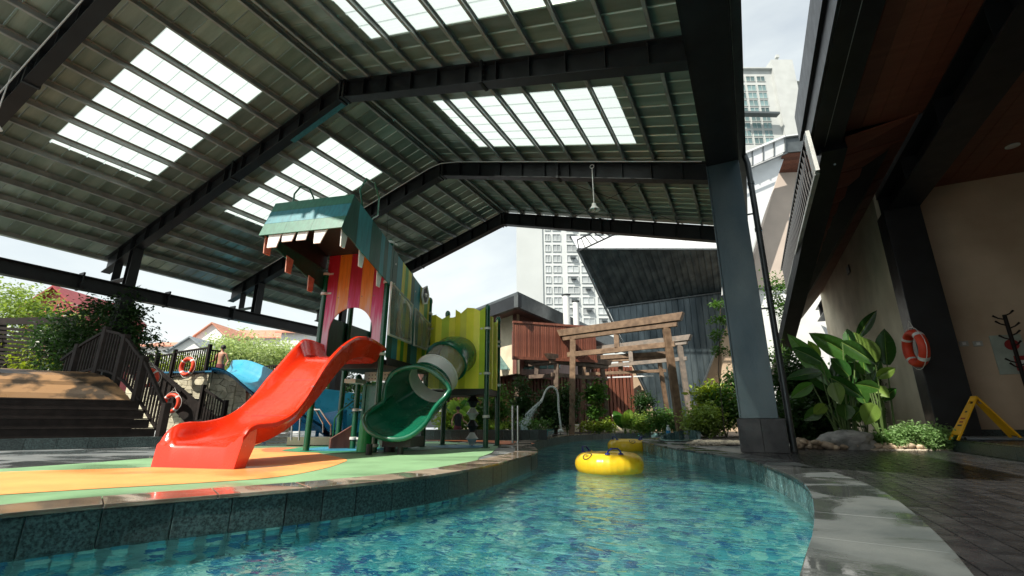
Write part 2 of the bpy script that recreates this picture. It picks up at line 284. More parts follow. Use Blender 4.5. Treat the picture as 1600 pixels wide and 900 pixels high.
# ================================================================== pool outline
LE = [(-4.6, -2.6), (-4.25, -.6), (-3.98, .6), (-3.86, 1.24), (-3.72, 1.68), (-3.50, 2.14), (-3.15, 2.9), (-2.96, 3.53), (-2.86, 4.25), (-2.95, 5.32), (-3.14, 6.44), (-3.38, 7.58), (-3.9, 8.7), (-4.6, 10.0), (-5.34, 11.84), (-6.05, 15.0), (-6.45, 19.0), (-6.0, 22.2), (-4.6, 24.2)]
RE = [(-4.6, 24.2), (-3.0, 23.9), (-2.35, 22.0), (-2.75, 18.6), (-3.1, 15.6), (-2.85, 13.45), (-1.86, 11.0), (-.86, 9.02), (-.2, 7.7), (.13, 6.4), (.30, 5.3), (.33, 4.45), (.29, 3.7), (.21, 2.87), (.13, 2.3), (.02, 1.5), (-.1, .5), (-.16, -.8), (-.2, -2.6)]
LC = catmull([(a, b, 0) for a, b in LE], .1); RC = catmull([(a, b, 0) for a, b in RE], .1)
outline = LC[:-1] + RC[:-1] + [RC[-1]]
def offs(c, d):
    o = []
    for i, p in enumerate(c):
        a = c[max(i-1, 0)]; b = c[min(i+1, len(c)-1)]; t = (b-a).normalized(); o.append(p+Vector((-t.y, t.x, 0))*d)
    return o
def inside(x, y):
    c = False; n = len(outline); j = n-1
    for i in range(n):
        a = outline[i]; b = outline[j]
        if (a.y > y) != (b.y > y) and x < (b.x-a.x)*(y-a.y)/(b.y-a.y)+a.x: c = not c
        j = i
    return c
def holed(name, mat_, outer, hole, z, **t):
    polys = [[Vector((*p, 0)) for p in outer], [Vector((p.x, p.y, 0)) for p in hole]] if hole else [[Vector((*p, 0)) for p in outer]]
    tri = tessellate_polygon(polys); vs = [v for q in polys for v in q]
    m = MB(); fs = []
    for a, b, c in tri:
        n = (vs[b]-vs[a]).cross(vs[c]-vs[a]); fs.append((a, b, c) if n.z > 0 else (a, c, b))
    m.add([(v.x, v.y, z) for v in vs], fs); return m.build(name, mat_, **t)
WZ = -.25
ground = holed('ground', greydeck, [(-900, -300), (900, -300), (900, 1500), (-900, 1500)], outline, -.024, kind='structure')
# basin
basin = MB(); top = outline; basin.loft([[p+Vector((0, 0, -.03)) for p in offs(outline, .035)], [p+Vector((0, 0, -.96)) for p in offs(outline, .035)]], True, False)
basin = basin.build('pool_wall', mat('pool_grout', (.25, .42, .42), .8, 0, .1, 10), kind='structure')
fl = holed('pool_floor', bpy.data.materials['pool_grout'], [(-9, -3), (2, -3), (2, 26), (-9, 26)], None, -.95, kind='structure')

# kerb wall tiles and coping pieces
def run(c, step, d0, d1, z0, z1, name, m, parent, gap=.006, jit=0., ymax=99, bev=0, rs=0.):
    s = 0; i = 0; acc = [0]
    for k in range(1, len(c)): acc.append(acc[-1]+(c[k]-c[k-1]).length)
    def at(q):
        q = min(max(q, 0), acc[-1]-1e-4); import bisect
        k = bisect.bisect_right(acc, q)-1; k = min(k, len(c)-2); f = (q-acc[k])/(acc[k+1]-acc[k]); p = c[k].lerp(c[k+1], f); t = (c[k+1]-c[k]).normalized(); return p, Vector((-t.y, t.x, 0))
    out = []
    while s < acc[-1]:
        w_ = step*(1+random.uniform(-rs, rs)); a, na = at(s+gap/2); b, nb = at(s+w_-gap/2); mm, nm = at(s+w_/2)
        s += w_
        if a.y > ymax or (b-a).length < .01: continue
        q = random.uniform(-jit, jit); dz = random.uniform(-jit, jit)*.5
        def pt(p, n, d, z): return p+n*(d+q)+Vector((0, 0, z+dz))
        mb = MB(); r0 = [pt(a, na, d0, z0), pt(a, na, d1, z0), pt(a, na, d1, z1), pt(a, na, d0, z1)]; r1 = [pt(mm, nm, d0, z0), pt(mm, nm, d1, z0), pt(mm, nm, d1, z1), pt(mm, nm, d0, z1)]; r2 = [pt(b, nb, d0, z0), pt(b, nb, d1, z0), pt(b, nb, d1, z1), pt(b, nb, d0, z1)]
        mb.loft([r2, r1, r0]); o = mb.build(name, m, parent, bevel=bev); out.append(o)
    return out
kerbL = empty('pool_kerb', (-3, 3, 0), kind='structure'); kerbL.location = (0, 0, 0)
run(LC, .33, -.004, .03, -.31, -.032, 'wall_tile', kerbst, kerbL, .007, .0025, rs=.22, bev=.003)
run(LC, .62, -.018, .40, -.03, 0, 'coping_stone', copingL, kerbL, .006, .0012, bev=.004)
kerbR = empty('pool_kerb', (0, 0, 0), kind='structure')
run(RC, .155, -.004, .03, -.31, -.032, 'wall_tile', kerbst2, kerbR, .006, .002, rs=.1, bev=.003)
run(RC, .72, -.018, .47, -.03, 0, 'coping_stone', coping, kerbR, .005, .0012, bev=.004)

# mosaic
cells = []
g = .078; x = -6.6
while x < .5:
    y = -.4
    while y < 10.5:
        if inside(x+g/2, y+g/2): cells.append((x, y))
        y += g
    x += g
cells.sort(key=lambda c: (c[0]+1.3)**2*.6+(c[1]-2.0)**2)
tm = MB().box((.003, .003, 0), (g-.003, g-.003, .008)).mesh('mosaic_tile', mosA)
tmr = MB().box((-.047, -.045, 0), (.047, .045, .008)).mesh('mosaic_tile', mosA)
for cx_, cy_ in cells[:140]: inst('mosaic_tile', tm, fl, (cx_, cy_, -.948))
far = MB()
for cx_, cy_ in cells[140:]:
    far.col = random.random()*.98+.01; far.box((cx_+.003, cy_+.003, -.948), (cx_+g-.003, cy_+g-.003, -.94))
yy = 10.5
while yy < 24.4:
    xx = -6.8
    while xx < -1.5:
        if inside(xx+.15, yy+.15): far.col = random.random()*.98+.01; far.box((xx+.004, yy+.004, -.948), (xx+.296, yy+.296, -.94))
        xx += .3
    yy += .3
far.build('mosaic', mosB, fl, kind='stuff')
wm = MB(); cnt = 0; acc = 0
Lw = offs(LC, .004)
k = 0
pts_w = [Lw[0]]
for p in Lw[1:]:
    if (p-pts_w[-1]).length >= .098: pts_w.append(p)
for a, b in zip(pts_w, pts_w[1:]):
    if a.y > 9 or a.y < .2: continue
    d = (b-a).normalized(); rz = math.atan2(d.y, d.x)
    for r_ in range(7):
        z = -.25-.05-.095*r_-.0
        if z < -.93: continue
        if a.y < 4 and r_ < 4:
            o = inst('mosaic_tile', tmr, basin, ((a+b)/2+Vector((0, 0, z-.04))), (R(90), 0, rz)); cnt += 1
        else:
            wm.col = random.random()*.98+.01; n_ = Vector((-d.y, d.x, 0)); m_ = (a+b)/2
            c_ = [m_-d*.046, m_+d*.046]; wm.hexa([c_[0]+Vector((0, 0, z-.086)), c_[1]+Vector((0, 0, z-.086)), c_[1]+n_*.02+Vector((0, 0, z-.086)), c_[0]+n_*.02+Vector((0, 0, z-.086)), c_[0]+Vector((0, 0, z+.006)), c_[1]+Vector((0, 0, z+.006)), c_[1]+n_*.02+Vector((0, 0, z+.006)), c_[0]+n_*.02+Vector((0, 0, z+.006))])
wm.build('mosaic', mosB, basin, kind='stuff')

# water: a solid refracting body with a rippled top
m = bpy.data.materials.new('pool_water'); m.use_nodes = True; t = m.node_tree; t.nodes.clear(); l = t.links.new
out = nn(t, 'ShaderNodeOutputMaterial'); gl = nn(t, 'ShaderNodeBsdfGlass'); gl.inputs['IOR'].default_value = 1.33; gl.inputs['Roughness'].default_value = 0.0; gl.inputs['Color'].default_value = (.80, .97, .97, 1)
tr_ = nn(t, 'ShaderNodeBsdfTransparent'); tr_.inputs[0].default_value = (.72, .95, .95, 1)
tcn = nn(t, 'ShaderNodeTexCoord'); bumps = None
for sc_, st, ds, rot_ in ((1.3, 1., .024, .6), (4.0, 1., .014, 1.1), (11., 1., .0042, .2)):
    mpn = nn(t, 'ShaderNodeMapping'); mpn.inputs['Rotation'].default_value = (0, 0, rot_); mpn.inputs['Scale'].default_value = (1, 1.5, 1); l(tcn.outputs['Object'], mpn.inputs[0])
    no = nn(t, 'ShaderNodeTexNoise'); no.inputs['Scale'].default_value = sc_; no.inputs['Detail'].default_value = 2; no.inputs['Distortion'].default_value = .6; l(mpn.outputs[0], no.inputs['Vector'])
    bp = nn(t, 'ShaderNodeBump'); bp.inputs['Strength'].default_value = st; bp.inputs['Distance'].default_value = ds; l(no.outputs['Fac'], bp.inputs['Height'])
    if bumps: l(bumps.outputs[0], bp.inputs['Normal'])
    bumps = bp
l(bumps.outputs[0], gl.inputs['Normal'])
lp = nn(t, 'ShaderNodeMixShader'); lp.inputs[0].default_value = .0; l(gl.outputs[0], lp.inputs[1]); l(tr_.outputs[0], lp.inputs[2]); l(lp.outputs[0], out.inputs[0])
watermat = m
water = holed('pool_water', watermat, [(p.x, p.y) for p in offs(outline, .01)], None, WZ, kind='structure')

# ================================================================== playground floor
def sheet_poly(name, m_, pts, z, parent=None, smooth=True, **t):
    c = catmull([(a, b, 0) for a, b in pts+[pts[0]]], .15)[:-1] if smooth else [Vector((a, b, 0)) for a, b in pts]
    o = holed(name, m_, [(p.x, p.y) for p in c], None, z, **t)
    if parent: o.parent = parent
    return o
pg = sheet_poly('playground_floor', rb_green, [tuple(p.xy) for p in offs(LC, .40)[::2] if 0 < p.y < 5.8] + [(-3.75, 6.3), (-4.1, 7.3), (-4.9, 9.0), (-5.4, 9.9), (-7.5, 10.6), (-9.6, 9.4), (-10.1, 8.0), (-9.4, 6.2), (-8.3, 4.6), (-7.9, 3.9), (-7.7, 3.25), (-7.6, 2.4), (-7.7, .5)], -.016, smooth=False, kind='structure')
sheet_poly('orange_patch', rb_orange, [(-5.9, -.2), (-5.2, .9), (-4.92, 1.54), (-4.7, 2.0), (-4.35, 2.6), (-4.15, 3.2), (-4.4, 3.95), (-4.78, 4.58), (-5.2, 5.07), (-6.2, 5.6), (-7.3, 6.15), (-8.5, 6.6), (-8.9, 6.1), (-8.3, 5.4), (-7.3, 4.7), (-6.75, 4.3), (-6.3, 3.7), (-6.25, 3.2), (-6.72, 2.6), (-7.1, 2.1), (-7.8, .6)], -.012, pg)
sheet_poly('rust_patch', rb_red, [(-7.6, 5.55), (-8.2, 5.9), (-8.75, 6.5), (-8.2, 6.75), (-7.6, 6.35), (-6.9, 5.95)], -.010, pg)
sheet_poly('dark_green_patch', rb_dkgreen, [(-8.2, 6.7), (-7.7, 5.95), (-6.9, 5.8), (-6.0, 6.1), (-5.6, 7.0), (-5.6, 8.2), (-6.4, 9.2), (-7.7, 9.4), (-8.6, 8.2)], -.008, pg)
sheet_poly('blue_patch', rb_blue, [(-7.8, 6.6), (-7.3, 6.15), (-6.6, 6.3), (-6.1, 7.1), (-6.3, 7.9), (-7.2, 8.1), (-7.9, 7.4)], -.004, pg)
sheet_poly('blue_patch', rb_blue, [(-6.2, 8.3), (-5.4, 8.0), (-5.0, 8.5), (-5.3, 9.2), (-6.1, 9.1)], -.004, pg)
sheet_poly('rust_strip', rb_red, [(-5.3, 9.9), (-6.5, 10.9), (-8.6, 11.0), (-8.8, 11.7), (-6.4, 11.8), (-5.0, 10.9), (-4.75, 10.3)], -.0065, pg)

# ================================================================== right deck tiles
deck = holed('deck', groutd, [(.2, -3), (3.2, -3), (3.2, 12.2), (.2, 12.2)], None, -.0185, kind='structure')
deck.data.clear_geometry()
RCo = offs(RC, .47)
def rx(y):
    b = min(RCo, key=lambda p: abs(p.y-y)+(0 if p.y < 13 else 9)); return b.x
mdk = MB()
pts = [(rx(y/4)-.02, y/4) for y in range(-10, 46)]
for (xa, ya), (xb, yb) in zip(pts, pts[1:]): mdk.add([(xa, ya, -.0185), (3.2, ya, -.0185), (3.2, yb, -.0185), (xb, yb, -.0185)], [(0, 1, 2, 3)])
deck.data = mdk.mesh('deck', groutd)
tl = []
tw, tlg = .6, .125
ix = 0; x = -.6
while x < 3.19:
    y = -.6+(ix % 2)*.3
    while y < 12.1:
        e_ = max(rx(y), rx(y+tw))-.06; x1 = min(x+tlg, 3.195)
        if x1 > min(rx(y), rx(y+tw))+.01 and x1-x > .03 and x > -.3 and x+.4 > min(rx(y), rx(y+tw)): tl.append((x, y, x1))
        y += tw
    x += tlg; ix += 1
tl.sort(key=lambda a: (a[0]-1.6)**2+(a[1]-3.2)**2)
dmesh = MB().box((.0035, .003, 0), (tlg-.0035, tw-.003, .012)).mesh('deck_tile', darkdeck)
fm = MB(); n_ = 0
for x0, y, x1 in tl:
    dz = random.uniform(-.0012, .0012)
    if n_ < 290 and abs(x1-x0-tlg) < .001: inst('deck_tile', dmesh, deck, (x0, y, -.016+dz)); n_ += 1
    else: fm.col = random.random(); fm.box((x0+.0035, y+.003, -.016), (x1-.0035, y+tw-.003, -.004+dz))
fm.build('deck_paving', darkdeckA, deck, kind='stuff')

# ================================================================== canopy
can = empty('pool_canopy', (0, 0, 0), label='large dark steel canopy with ribbed metal roof and skylights over the playground and pool', cat='canopy')
XR, ZR_ = -7.216, 7.355
def zl(x): return ZR_+(x-XR)*.2942
def zr(x): return ZR_-(x-XR)*.2772
YS = [2.2, 5.963, 9.705, 13.51]; Y0, Y1 = 1.0, 13.75
LX, RX = -16.4, -.205
def rafter(y):
    m = MB()
    for side in (0, 1):
        f, xe = (zl, LX) if side == 0 else (zr, RX)
        a = (XR, f(XR)); b = (xe, f(xe)); dn = Vector((b[0]-a[0], 0, b[1]-a[1])).normalized()
        for (z0, z1, hw) in ((0, .022, .11), (.022, .428, .012), (.428, .45, .11)):
            m.prism([(a[0], y-hw, a[1]+z0), (b[0], y-hw, b[1]+z0), (b[0], y-hw, b[1]+z1), (a[0], y-hw, a[1]+z1)], (0, 2*hw, 0))
        x = a[0]; sg = -1 if side == 0 else 1; k = 0
        while abs(x-XR) < abs(xe-XR)-.3:
            x += sg*.65; k += 1
            if abs(x-XR) > abs(xe-XR)-.1: break
            for s2 in (-1, 1): m.box((x-.006, y+(.012 if s2 > 0 else -.105), f(x)+.024), (x+.006, y+(.105 if s2 > 0 else -.012), f(x)+.42))
        for xs in (XR+sg*3.6, XR+sg*.06):
            m.box((xs-.03, y-.125, f(xs)-.02), (xs+.03, y+.125, f(xs)+.47))
            for bz in (.06, .16, .28, .38):
                for by in (-.08, .08): m.tube([(xs-.055, y+by, f(xs)+bz), (xs+.055, y+by, f(xs)+bz)], .014, 6)
    # haunch at the left end
    return m
for y in YS: rafter(y).build('rafter', steel, can)
def purlin(x, f):
    z = f(x)+.455; m = MB(); m.box((x-.003, Y0, z), (x+.003, Y1, z+.14)); m.box((x+.004, Y0, z), (x+.05, Y1, z+.006)); m.box((x+.004, Y0, z+.134), (x+.05, Y1, z+.14)); m.box((x+.046, Y0, z+.007), (x+.05, Y1, z+.026)); return m
k = 0; x = XR-.13
while x > LX+.1: purlin(x, zl).build('purlin', galv, can); x -= .648
x = XR+.08
while x < RX-.1: purlin(x, zr).build('purlin', galv, can); x += .648
def panel(x0, x1, y0, y1, f, m_, name):
    z = lambda x: f(x)+.605
    mb = MB(); t_ = .012
    prof = [(y0+.0005, -.010), (y0+.012, -.026), (y0+.03, -.026), (y0+.04, 0), (y1-.0005, 0)] if m_ is sheet else [(y0+.0005, -.004), (y0+.006, -.008), (y0+.018, -.008), (y0+.024, 0), (y1-.0005, 0)]
    # pan with a standing rib
    ra = [(x0, a, z(x0)+b) for a, b in prof]+[(x0, a, z(x0)+b+t_) for a, b in reversed(prof)]
    rb_ = [(x1, a, z(x1)+b) for a, b in prof]+[(x1, a, z(x1)+b+t_) for a, b in reversed(prof)]
    mb.loft([ra, rb_]); return mb.build(name, m_, can)
def slight():
    m = bpy.data.materials.new('skylight_sheet'); m.use_nodes = True; t = m.node_tree; t.nodes.clear(); l = t.links.new
    out = nn(t, 'ShaderNodeOutputMaterial'); a = nn(t, 'ShaderNodeBsdfTransparent'); a.inputs[0].default_value = (.93, .97, .95, 1)
    b = nn(t, 'ShaderNodeBsdfTranslucent'); b.inputs[0].default_value = (.58, .62, .61, 1); g_ = nn(t, 'ShaderNodeBsdfGlossy'); g_.inputs['Roughness'].default_value = .2
    tcn = nn(t, 'ShaderNodeTexCoord'); mpn = nn(t, 'ShaderNodeMapping'); mpn.inputs['Scale'].default_value = (.3, 14, 1); l(tcn.outputs['Object'], mpn.inputs[0]); no = nn(t, 'ShaderNodeTexNoise'); no.inputs['Scale'].default_value = 1.5; l(mpn.outputs[0], no.inputs['Vector'])
    mr = nn(t, 'ShaderNodeMapRange'); mr.inputs[3].default_value = .42; mr.inputs[4].default_value = .62; l(no.outputs['Fac'], mr.inputs[0])
    x1 = nn(t, 'ShaderNodeMixShader'); l(mr.outputs[0], x1.inputs[0]); l(a.outputs[0], x1.inputs[1]); l(b.outputs[0], x1.inputs[2])
    x2 = nn(t, 'ShaderNodeMixShader'); x2.inputs[0].default_value = .04; l(x1.outputs[0], x2.inputs[1]); l(g_.outputs[0], x2.inputs[2]); l(x2.outputs[0], out.inputs[0]); return m
skym = slight()
def strips(f, xa, xb, sk):   # xa ridge side, xb eave side; sk: list of (y0, y1, x0, x1)
    y = Y0
    cuts = sorted({Y0, Y1, *[c for s_ in sk for c in s_[:2]]})
    for c0, c1 in zip(cuts, cuts[1:]):
        n = max(1, round((c1-c0)/.32)); w_ = (c1-c0)/n
        s_ = [q for q in sk if abs(q[0]-c0) < .01]
        for i in range(n):
            a, b = c0+i*w_, c0+(i+1)*w_
            if s_:
                _, _, u, v = s_[0]; panel(xa, u, a, b, f, sheet, 'roof_sheet'); panel(u, v, a, b, f, skym, 'skylight_sheet'); panel(v, xb, a, b, f, sheet, 'roof_sheet')
            else: panel(xa, xb, a, b, f, sheet, 'roof_sheet')
strips(zl, XR-.02, -16.62, [(3.14, 5.06, -8.7, -12.84), (6.97, 8.88, -8.7, -12.84)])
strips(zr, XR+.02, .42, [(3.14, 5.06, -5.6, -1.54), (7.04, 9.06, -5.6, -1.54)])
m = MB(); m.prism([(XR-.35, Y0, zl(XR-.35)+.64), (XR, Y0, ZR_+.66), (XR+.35, Y0, zr(XR+.35)+.64), (XR+.35, Y0, zr(XR+.35)+.65), (XR, Y0, ZR_+.68), (XR-.35, Y0, zl(XR-.35)+.65)], (0, Y1-Y0, 0)); m.build('ridge_cap', sheet, can)
m = MB(); m.box((-16.75, Y0, zl(-16.6)+.50), (-16.60, Y1, zl(-16.6)+.62)); m.build('gutter', galv, can)
# long beams and columns
def ibeam_y(x, w_, z0, z1, ya, yb): return MB().box((x-w_/2, ya, z0), (x+w_/2, yb, z0+.025)).box((x-.015, ya, z0+.025), (x+.015, yb, z1-.025)).box((x-w_/2, ya, z1-.025), (x+w_/2, yb, z1))
m = MB().box((-.20, Y0, 5.60), (.38, Y1, 6.10)); m.box((-.215, Y0, 5.585), (-.195, Y1, 5.62)); m.box((.372, Y0, 5.585), (.392, Y1, 5.62)); m.build('eaves_beam', steel, can)
m = MB().box((.40, Y0, 5.95), (.56, Y1, 5.97)).box((.40, Y0, 5.97), (.415, Y1, 6.12)).box((.545, Y0, 5.97), (.56, Y1, 6.12)); m.build('gutter', darkmetal, can)
bm_ = ibeam_y(-14.85, .24, 3.70, 4.06, Y0, 13.6)
for ys in (4.95, 6.95, 8.9, 12.6):
    bm_.box((-14.98, ys-.02, 3.68), (-14.72, ys+.02, 4.14))
    for bz in (3.76, 3.86, 3.96): bm_.tube([(-14.76, ys-.05, bz), (-14.76, ys+.05, bz)], .014, 6)
bm_.build('eaves_beam', steel, can)
for y in YS:
    m = MB().box((-14.95, y-.12, 4.065), (-14.935, y+.12, zl(-14.9)-.003)).box((-14.76, y-.12, 4.065), (-14.745, y+.12, zl(-14.75)-.003)).box((-14.935, y-.01, 4.065), (-14.76, y+.01, zl(-14.85)-.003))
    m.box((-15.7, y-.1, 4.30), (-15.69, y+.1, zl(-15.7)-.003)); m.box((-15.69, y-.1, 4.28), (-14.96, y+.1, 4.30)); m.build('stub_post', steel, can)
for y in (5.963, 13.51): MB().box((-15.0, y-.15, 0), (-14.7, y+.15, 3.695)).build('column', steel, can)
for y in (9.62, ):
    m = MB().box((-.195, y-.28, .56), (.385, y+.30, 5.598)); m.box((-.225, y-.30, .56), (-.197, y-.26, 5.598)); m.box((-.225, y+.28, .56), (-.197, y+.32, 5.598))
    c_ = m.build('column', colsteel, can, bevel=.006)
    MB().box((-.24, y-.30, 0), (.45, y+.34, .55)).build('plinth_core', grout, c_)
    for (a, b) in ((-.25, .098), (.104, .46)): MB().box((a, y-.33, 0), (b, y-.302, .555)).build('plinth_tile', darkdeck, c_, bevel=.003)
    for (a, b) in ((y-.30, y+.01), (y+.016, y+.34)):
        MB().box((-.27, a, 0), (-.242, b, .555)).build('plinth_tile', darkdeck, c_, bevel=.003)
        MB().box((.452, a, 0), (.48, b, .555)).build('plinth_tile', darkdeck, c_, bevel=.003)
MB().box((-.2, 13.4, 0), (.38, 13.75, 5.59)).build('column', colsteel, can)
# down pipe
dp = empty('drain_pipe', (.55, 9.9, 0), label='dark drainpipe running down beside the blue-grey steel column', cat='pipe')
m = MB().tube([(.02, .02, 0), (.02, .02, 5.75), (-.02, .0, 5.98)], .058, 14); m.build('pipe', darkmetal, dp, smooth='auto')
for z in (1.25, 3.0, 4.25, 5.3): MB().tube([(.02, .02, z-.035), (.02, .02, z+.035)], .068, 14).build('collar', darkmetal, dp, smooth='auto')
for z in (2.6, 4.6): MB().box((-.17, .01, z), (-.03, .03, z+.03)).build('bracket', darkmetal, dp)
# roof bracing
for i, (a, b) in enumerate([((-1.0, 9.8), (-4.6, 13.4)), ((-4.6, 9.8), (-1.0, 13.4)), ]):
    MB().tube([(a[0], a[1], zr(a[0])+.40), (b[0], b[1], zr(b[0])+.40)], .008, 5).build('brace_rod', steel, can)
for i, (a, b) in enumerate([((-9.3, 9.8), (-12.6, 13.4)), ((-12.6, 9.8), (-9.3, 13.4))]):
    MB().tube([(a[0], a[1], zl(a[0])+.40), (b[0], b[1], zl(b[0])+.40)], .008, 5).build('brace_rod', steel, can)
# blue sleeve on the rafter next to the ridge
MB().prism([(-8.9, 5.98, zl(-8.9)-.012), (-7.25, 5.98, zl(-7.25)-.012), (-7.25, 5.98, zl(-7.25)+.04), (-8.9, 5.98, zl(-8.9)+.04)], (0, .12, 0)).build('blue_sleeve', board('blue_sleeve', (.03, .14, .17)), can)
# conduits and pendant lamps
def lerp_f(xs, y, f, dz): return [(x, y, f(x)+dz) for x in xs]
cx = empty('light_conduit', (XR, 9.55, ZR_), label='thin pale conduit cable clipped along the third roof rafter above the pendant lamp', cat='conduit')
MB().tube([Vector(p)-Vector((XR, 9.55, ZR_)) for p in lerp_f([-14.6, -12, -9.5, -7.6], 9.55, zl, .42)+[(-7.2, 9.55, ZR_+.36)]+lerp_f([-6.6, -4.5, -2.7, -.3], 9.55, zr, .42)], .013, 6).build('conduit', white_p, cx)
cx = empty('light_conduit', (XR, 2.05, ZR_), label='thin pale conduit cable on the nearest rafter at the top left corner', cat='conduit')
MB().tube([Vector(p)-Vector((XR, 2.05, ZR_)) for p in lerp_f([-14.6, -12, -9.5, -7.6], 2.05, zl, .30)], .013, 6).build('conduit', white_p, cx)
def lamp(px, py0, py1, y, lab):
    a = P(px[0], py0, 'y', y); z1 = Zat(px[1], py1, a)
    t_ = empty('pendant_lamp', (a.x, a.y, z1), label=lab, cat='lamp', group='pendant lamps under the canopy')
    h = a.z-z1
    MB().tube([(0, 0, .14), (0, 0, h)], .011, 8).build('rod', white_p, t_)
    MB().lathe([(.001, .16), (.05, .155), (.055, .10), (.075, .07), (.13, .0), (.135, -.01), (.12, -.01), (.07, .05), (.001, .06)], n=20).build('lamp_shade', white_p, t_, smooth='auto')
    MB().lathe([(.001, .05), (.035, .045), (.045, .0), (.02, -.045), (.001, -.05)], n=12).build('bulb', mat('bulb_glass', (.5, .5, .45), .2), t_, smooth='auto')
    MB().tube([(.05*math.cos(k), 0, h+.03+.05*math.sin(k)) for k in [i*math.pi/5 for i in range(10)]], .008, 6, loop=True).build('hook', white_p, t_)
lamp((925, 925), 262, 328, 9.55, 'white pendant lamp on a rod hanging in front of the column near the roof end')
lamp((24, 2), 100, 203, 2.05, 'white pendant lamp cut off by the left edge under the nearest rafter')
# ================================================================== clubhouse on the right
club = empty('clubhouse', (3.3, 12.4, 0), label='clubhouse with a deep timber soffit, black columns and tan rendered walls right of the pool', cat='building'); club.location = (0, 0, 0)
# platform
plat = empty('platform', (0, 0, 0), kind='structure')
MB().box((3.22, -3, -.02), (12, 25, .17)).build('platform_core', groutd, plat)
y = -2.0; i = 0
while y < 12.3:
    MB().box((3.195, y+.004, -.02), (3.217, min(y+.8, 12.3)-.004, .165)).build('riser_tile', kerbst, plat)
    MB().box((3.19, y+.004, .172), (3.55, min(y+.8, 12.3)-.004, .195)).build('edge_tile', darkdeck, plat); y += .8
for j in range(6):
    for i in range(9): MB().box((3.556+i*.6, 6.5+j*1.1, .172), (3.556+i*.6+.594, 6.5+j*1.1+1.094, .192)).build('floor_tile', darkdeck, plat)
for a in ((3.24, 12.0, 3.9, 12.62), (3.24, -2.4, 3.9, -1.8)):
    if a[1] < 0: continue
    MB().box((a[0], a[1]+.35, .0), (a[2], a[3]+.35, 5.14)).build('column', steel, club, bevel=.01)
MB().box((3.18, 12.28, -.02), (4.05, 12.34, .24)).build('column_base', kerbst, club)
# far wall facing the camera and side wall facing the pool
MB().box((3.95, 13.0, .2), (12, 13.15, 6.2)).build('wall', tan, club)
MB().box((3.96, 12.972, .197), (12, 12.996, .36)).build('skirting', kerbst, club)
MB().box((3.30, 13.1, 0), (3.42, 23.4, 6.0)).build('wall', cream, club)
MB().box((3.27, 16.95, 5.02), (3.298, 17.35, 5.27)).build('vent_grille', steel, club)
for k in range(4): MB().box((3.255, 16.98, 5.05+.055*k), (3.268, 17.32, 5.075+.055*k)).build('vent_slat', galv, club)
# longitudinal beam over the columns
m = MB().box((3.35, -2, 5.15), (3.92, 26, 5.18)).box((3.62, -2, 5.18), (3.65, 26, 5.72)).box((3.35, -2, 5.72), (3.92, 26, 5.75)); m.box((3.345, -2, 5.145), (3.352, 26, 5.185))
m.build('floor_beam', steel, club)
for y in range(-1, 26, 2): MB().box((3.36, y, 5.182), (3.615, y+.015, 5.718)).build('stiffener', steel, club)
# soffit boards
x = 1.98
while x < 3.3: MB().box((x+.003, -2, 5.76+(x-1.98)*.02), (x+.24, 9.5, 5.78+(x-1.98)*.02)).build('soffit_board', soffit, club); x += .245
x = 4.0
while x < 9: MB().box((x+.003, -2, 5.76), (x+.32, 13, 5.78)).build('soffit_board', soffit, club); x += .325
MB().box((1.5, -2, 5.83), (12, 9.6, 6.4)).build('roof', steel, club); MB().box((3.36, 9.4, 5.757), (3.46, 13.1, 5.945)).build('closing_panel', steel, club); MB().box((3.35, 9.6, 5.95), (12, 23.4, 6.4)).build('roof', steel, club)
MB().box((1.56, -2, 5.46), (1.60, 9.6, 5.95)).build('fascia', steel, club)
MB().box((1.60, -2, 5.44), (1.82, 9.6, 5.50)).build('gutter', steel, club)
MB().box((1.82, -2, 5.45), (1.835, 9.6, 5.475)).build('drip_edge', galv, club)
MB().box((1.836, -2, 5.46), (2.09, 9.6, 5.60)).build('eaves_beam', steel, club)
MB().box((2.09, -2, 5.52), (2.12, 9.6, 5.79)).build('edge_trim', soffit, club)
MB().box((2.12, -2, 5.70), (3.35, 26, 5.755)).data if False else None
# louvred screen hanging from the eaves
lv = empty('louvre_screen', (1.5, 8.5, 4.6), label='black and pale louvred screen hanging along the clubhouse eaves over the garden', cat='louvre')
z0 = -.05; lvm = MB().box((0, 0, 0), (.03, .30, .86)); k = 0
def lvpt(y): # lower edge rises slightly
    return 0
MB().hexa([(-.03, -.02, 0), (.03, -.02, 0), (.03, .30, 0), (-.03, .30, 0), (-.03, .18, .9), (.03, .18, .9), (.03, .44, .9), (-.03, .44, .9)]).build('end_plate', galv, lv)
bl = MB().hexa([(-.03, 0, .04), (-.015, 0, .04), (.03, .14, .04), (.015, .14, .04), (-.03, .2, .86), (-.015, .2, .86), (.03, .34, .86), (.015, .34, .86)]).mesh('blade', steel)
for k in range(34): inst('blade', bl, lv, (0, .30+k*.24, 0))
MB().box((-.035, .1, -.03), (.035, 8.7, .035)).build('rail', galv, lv); MB().box((-.035, .3, .865), (.035, 8.9, .92)).build('rail', steel, lv)
# ceiling light
dl = empty('downlight', tuple(P(1582, 228, 'z', 5.755)), label='round white downlight set in the dark timber ceiling of the clubhouse', cat='light')
MB().lathe([(.001, -.012), (.07, -.012), (.085, -.004), (.085, .003), (.001, .003)], n=20).build('lens', pl_white, dl, smooth='auto')
MB().lathe([(.087, -.016), (.11, -.010), (.11, .003), (.087, .003)], n=20).build('trim_ring', white_p, dl, smooth='auto')

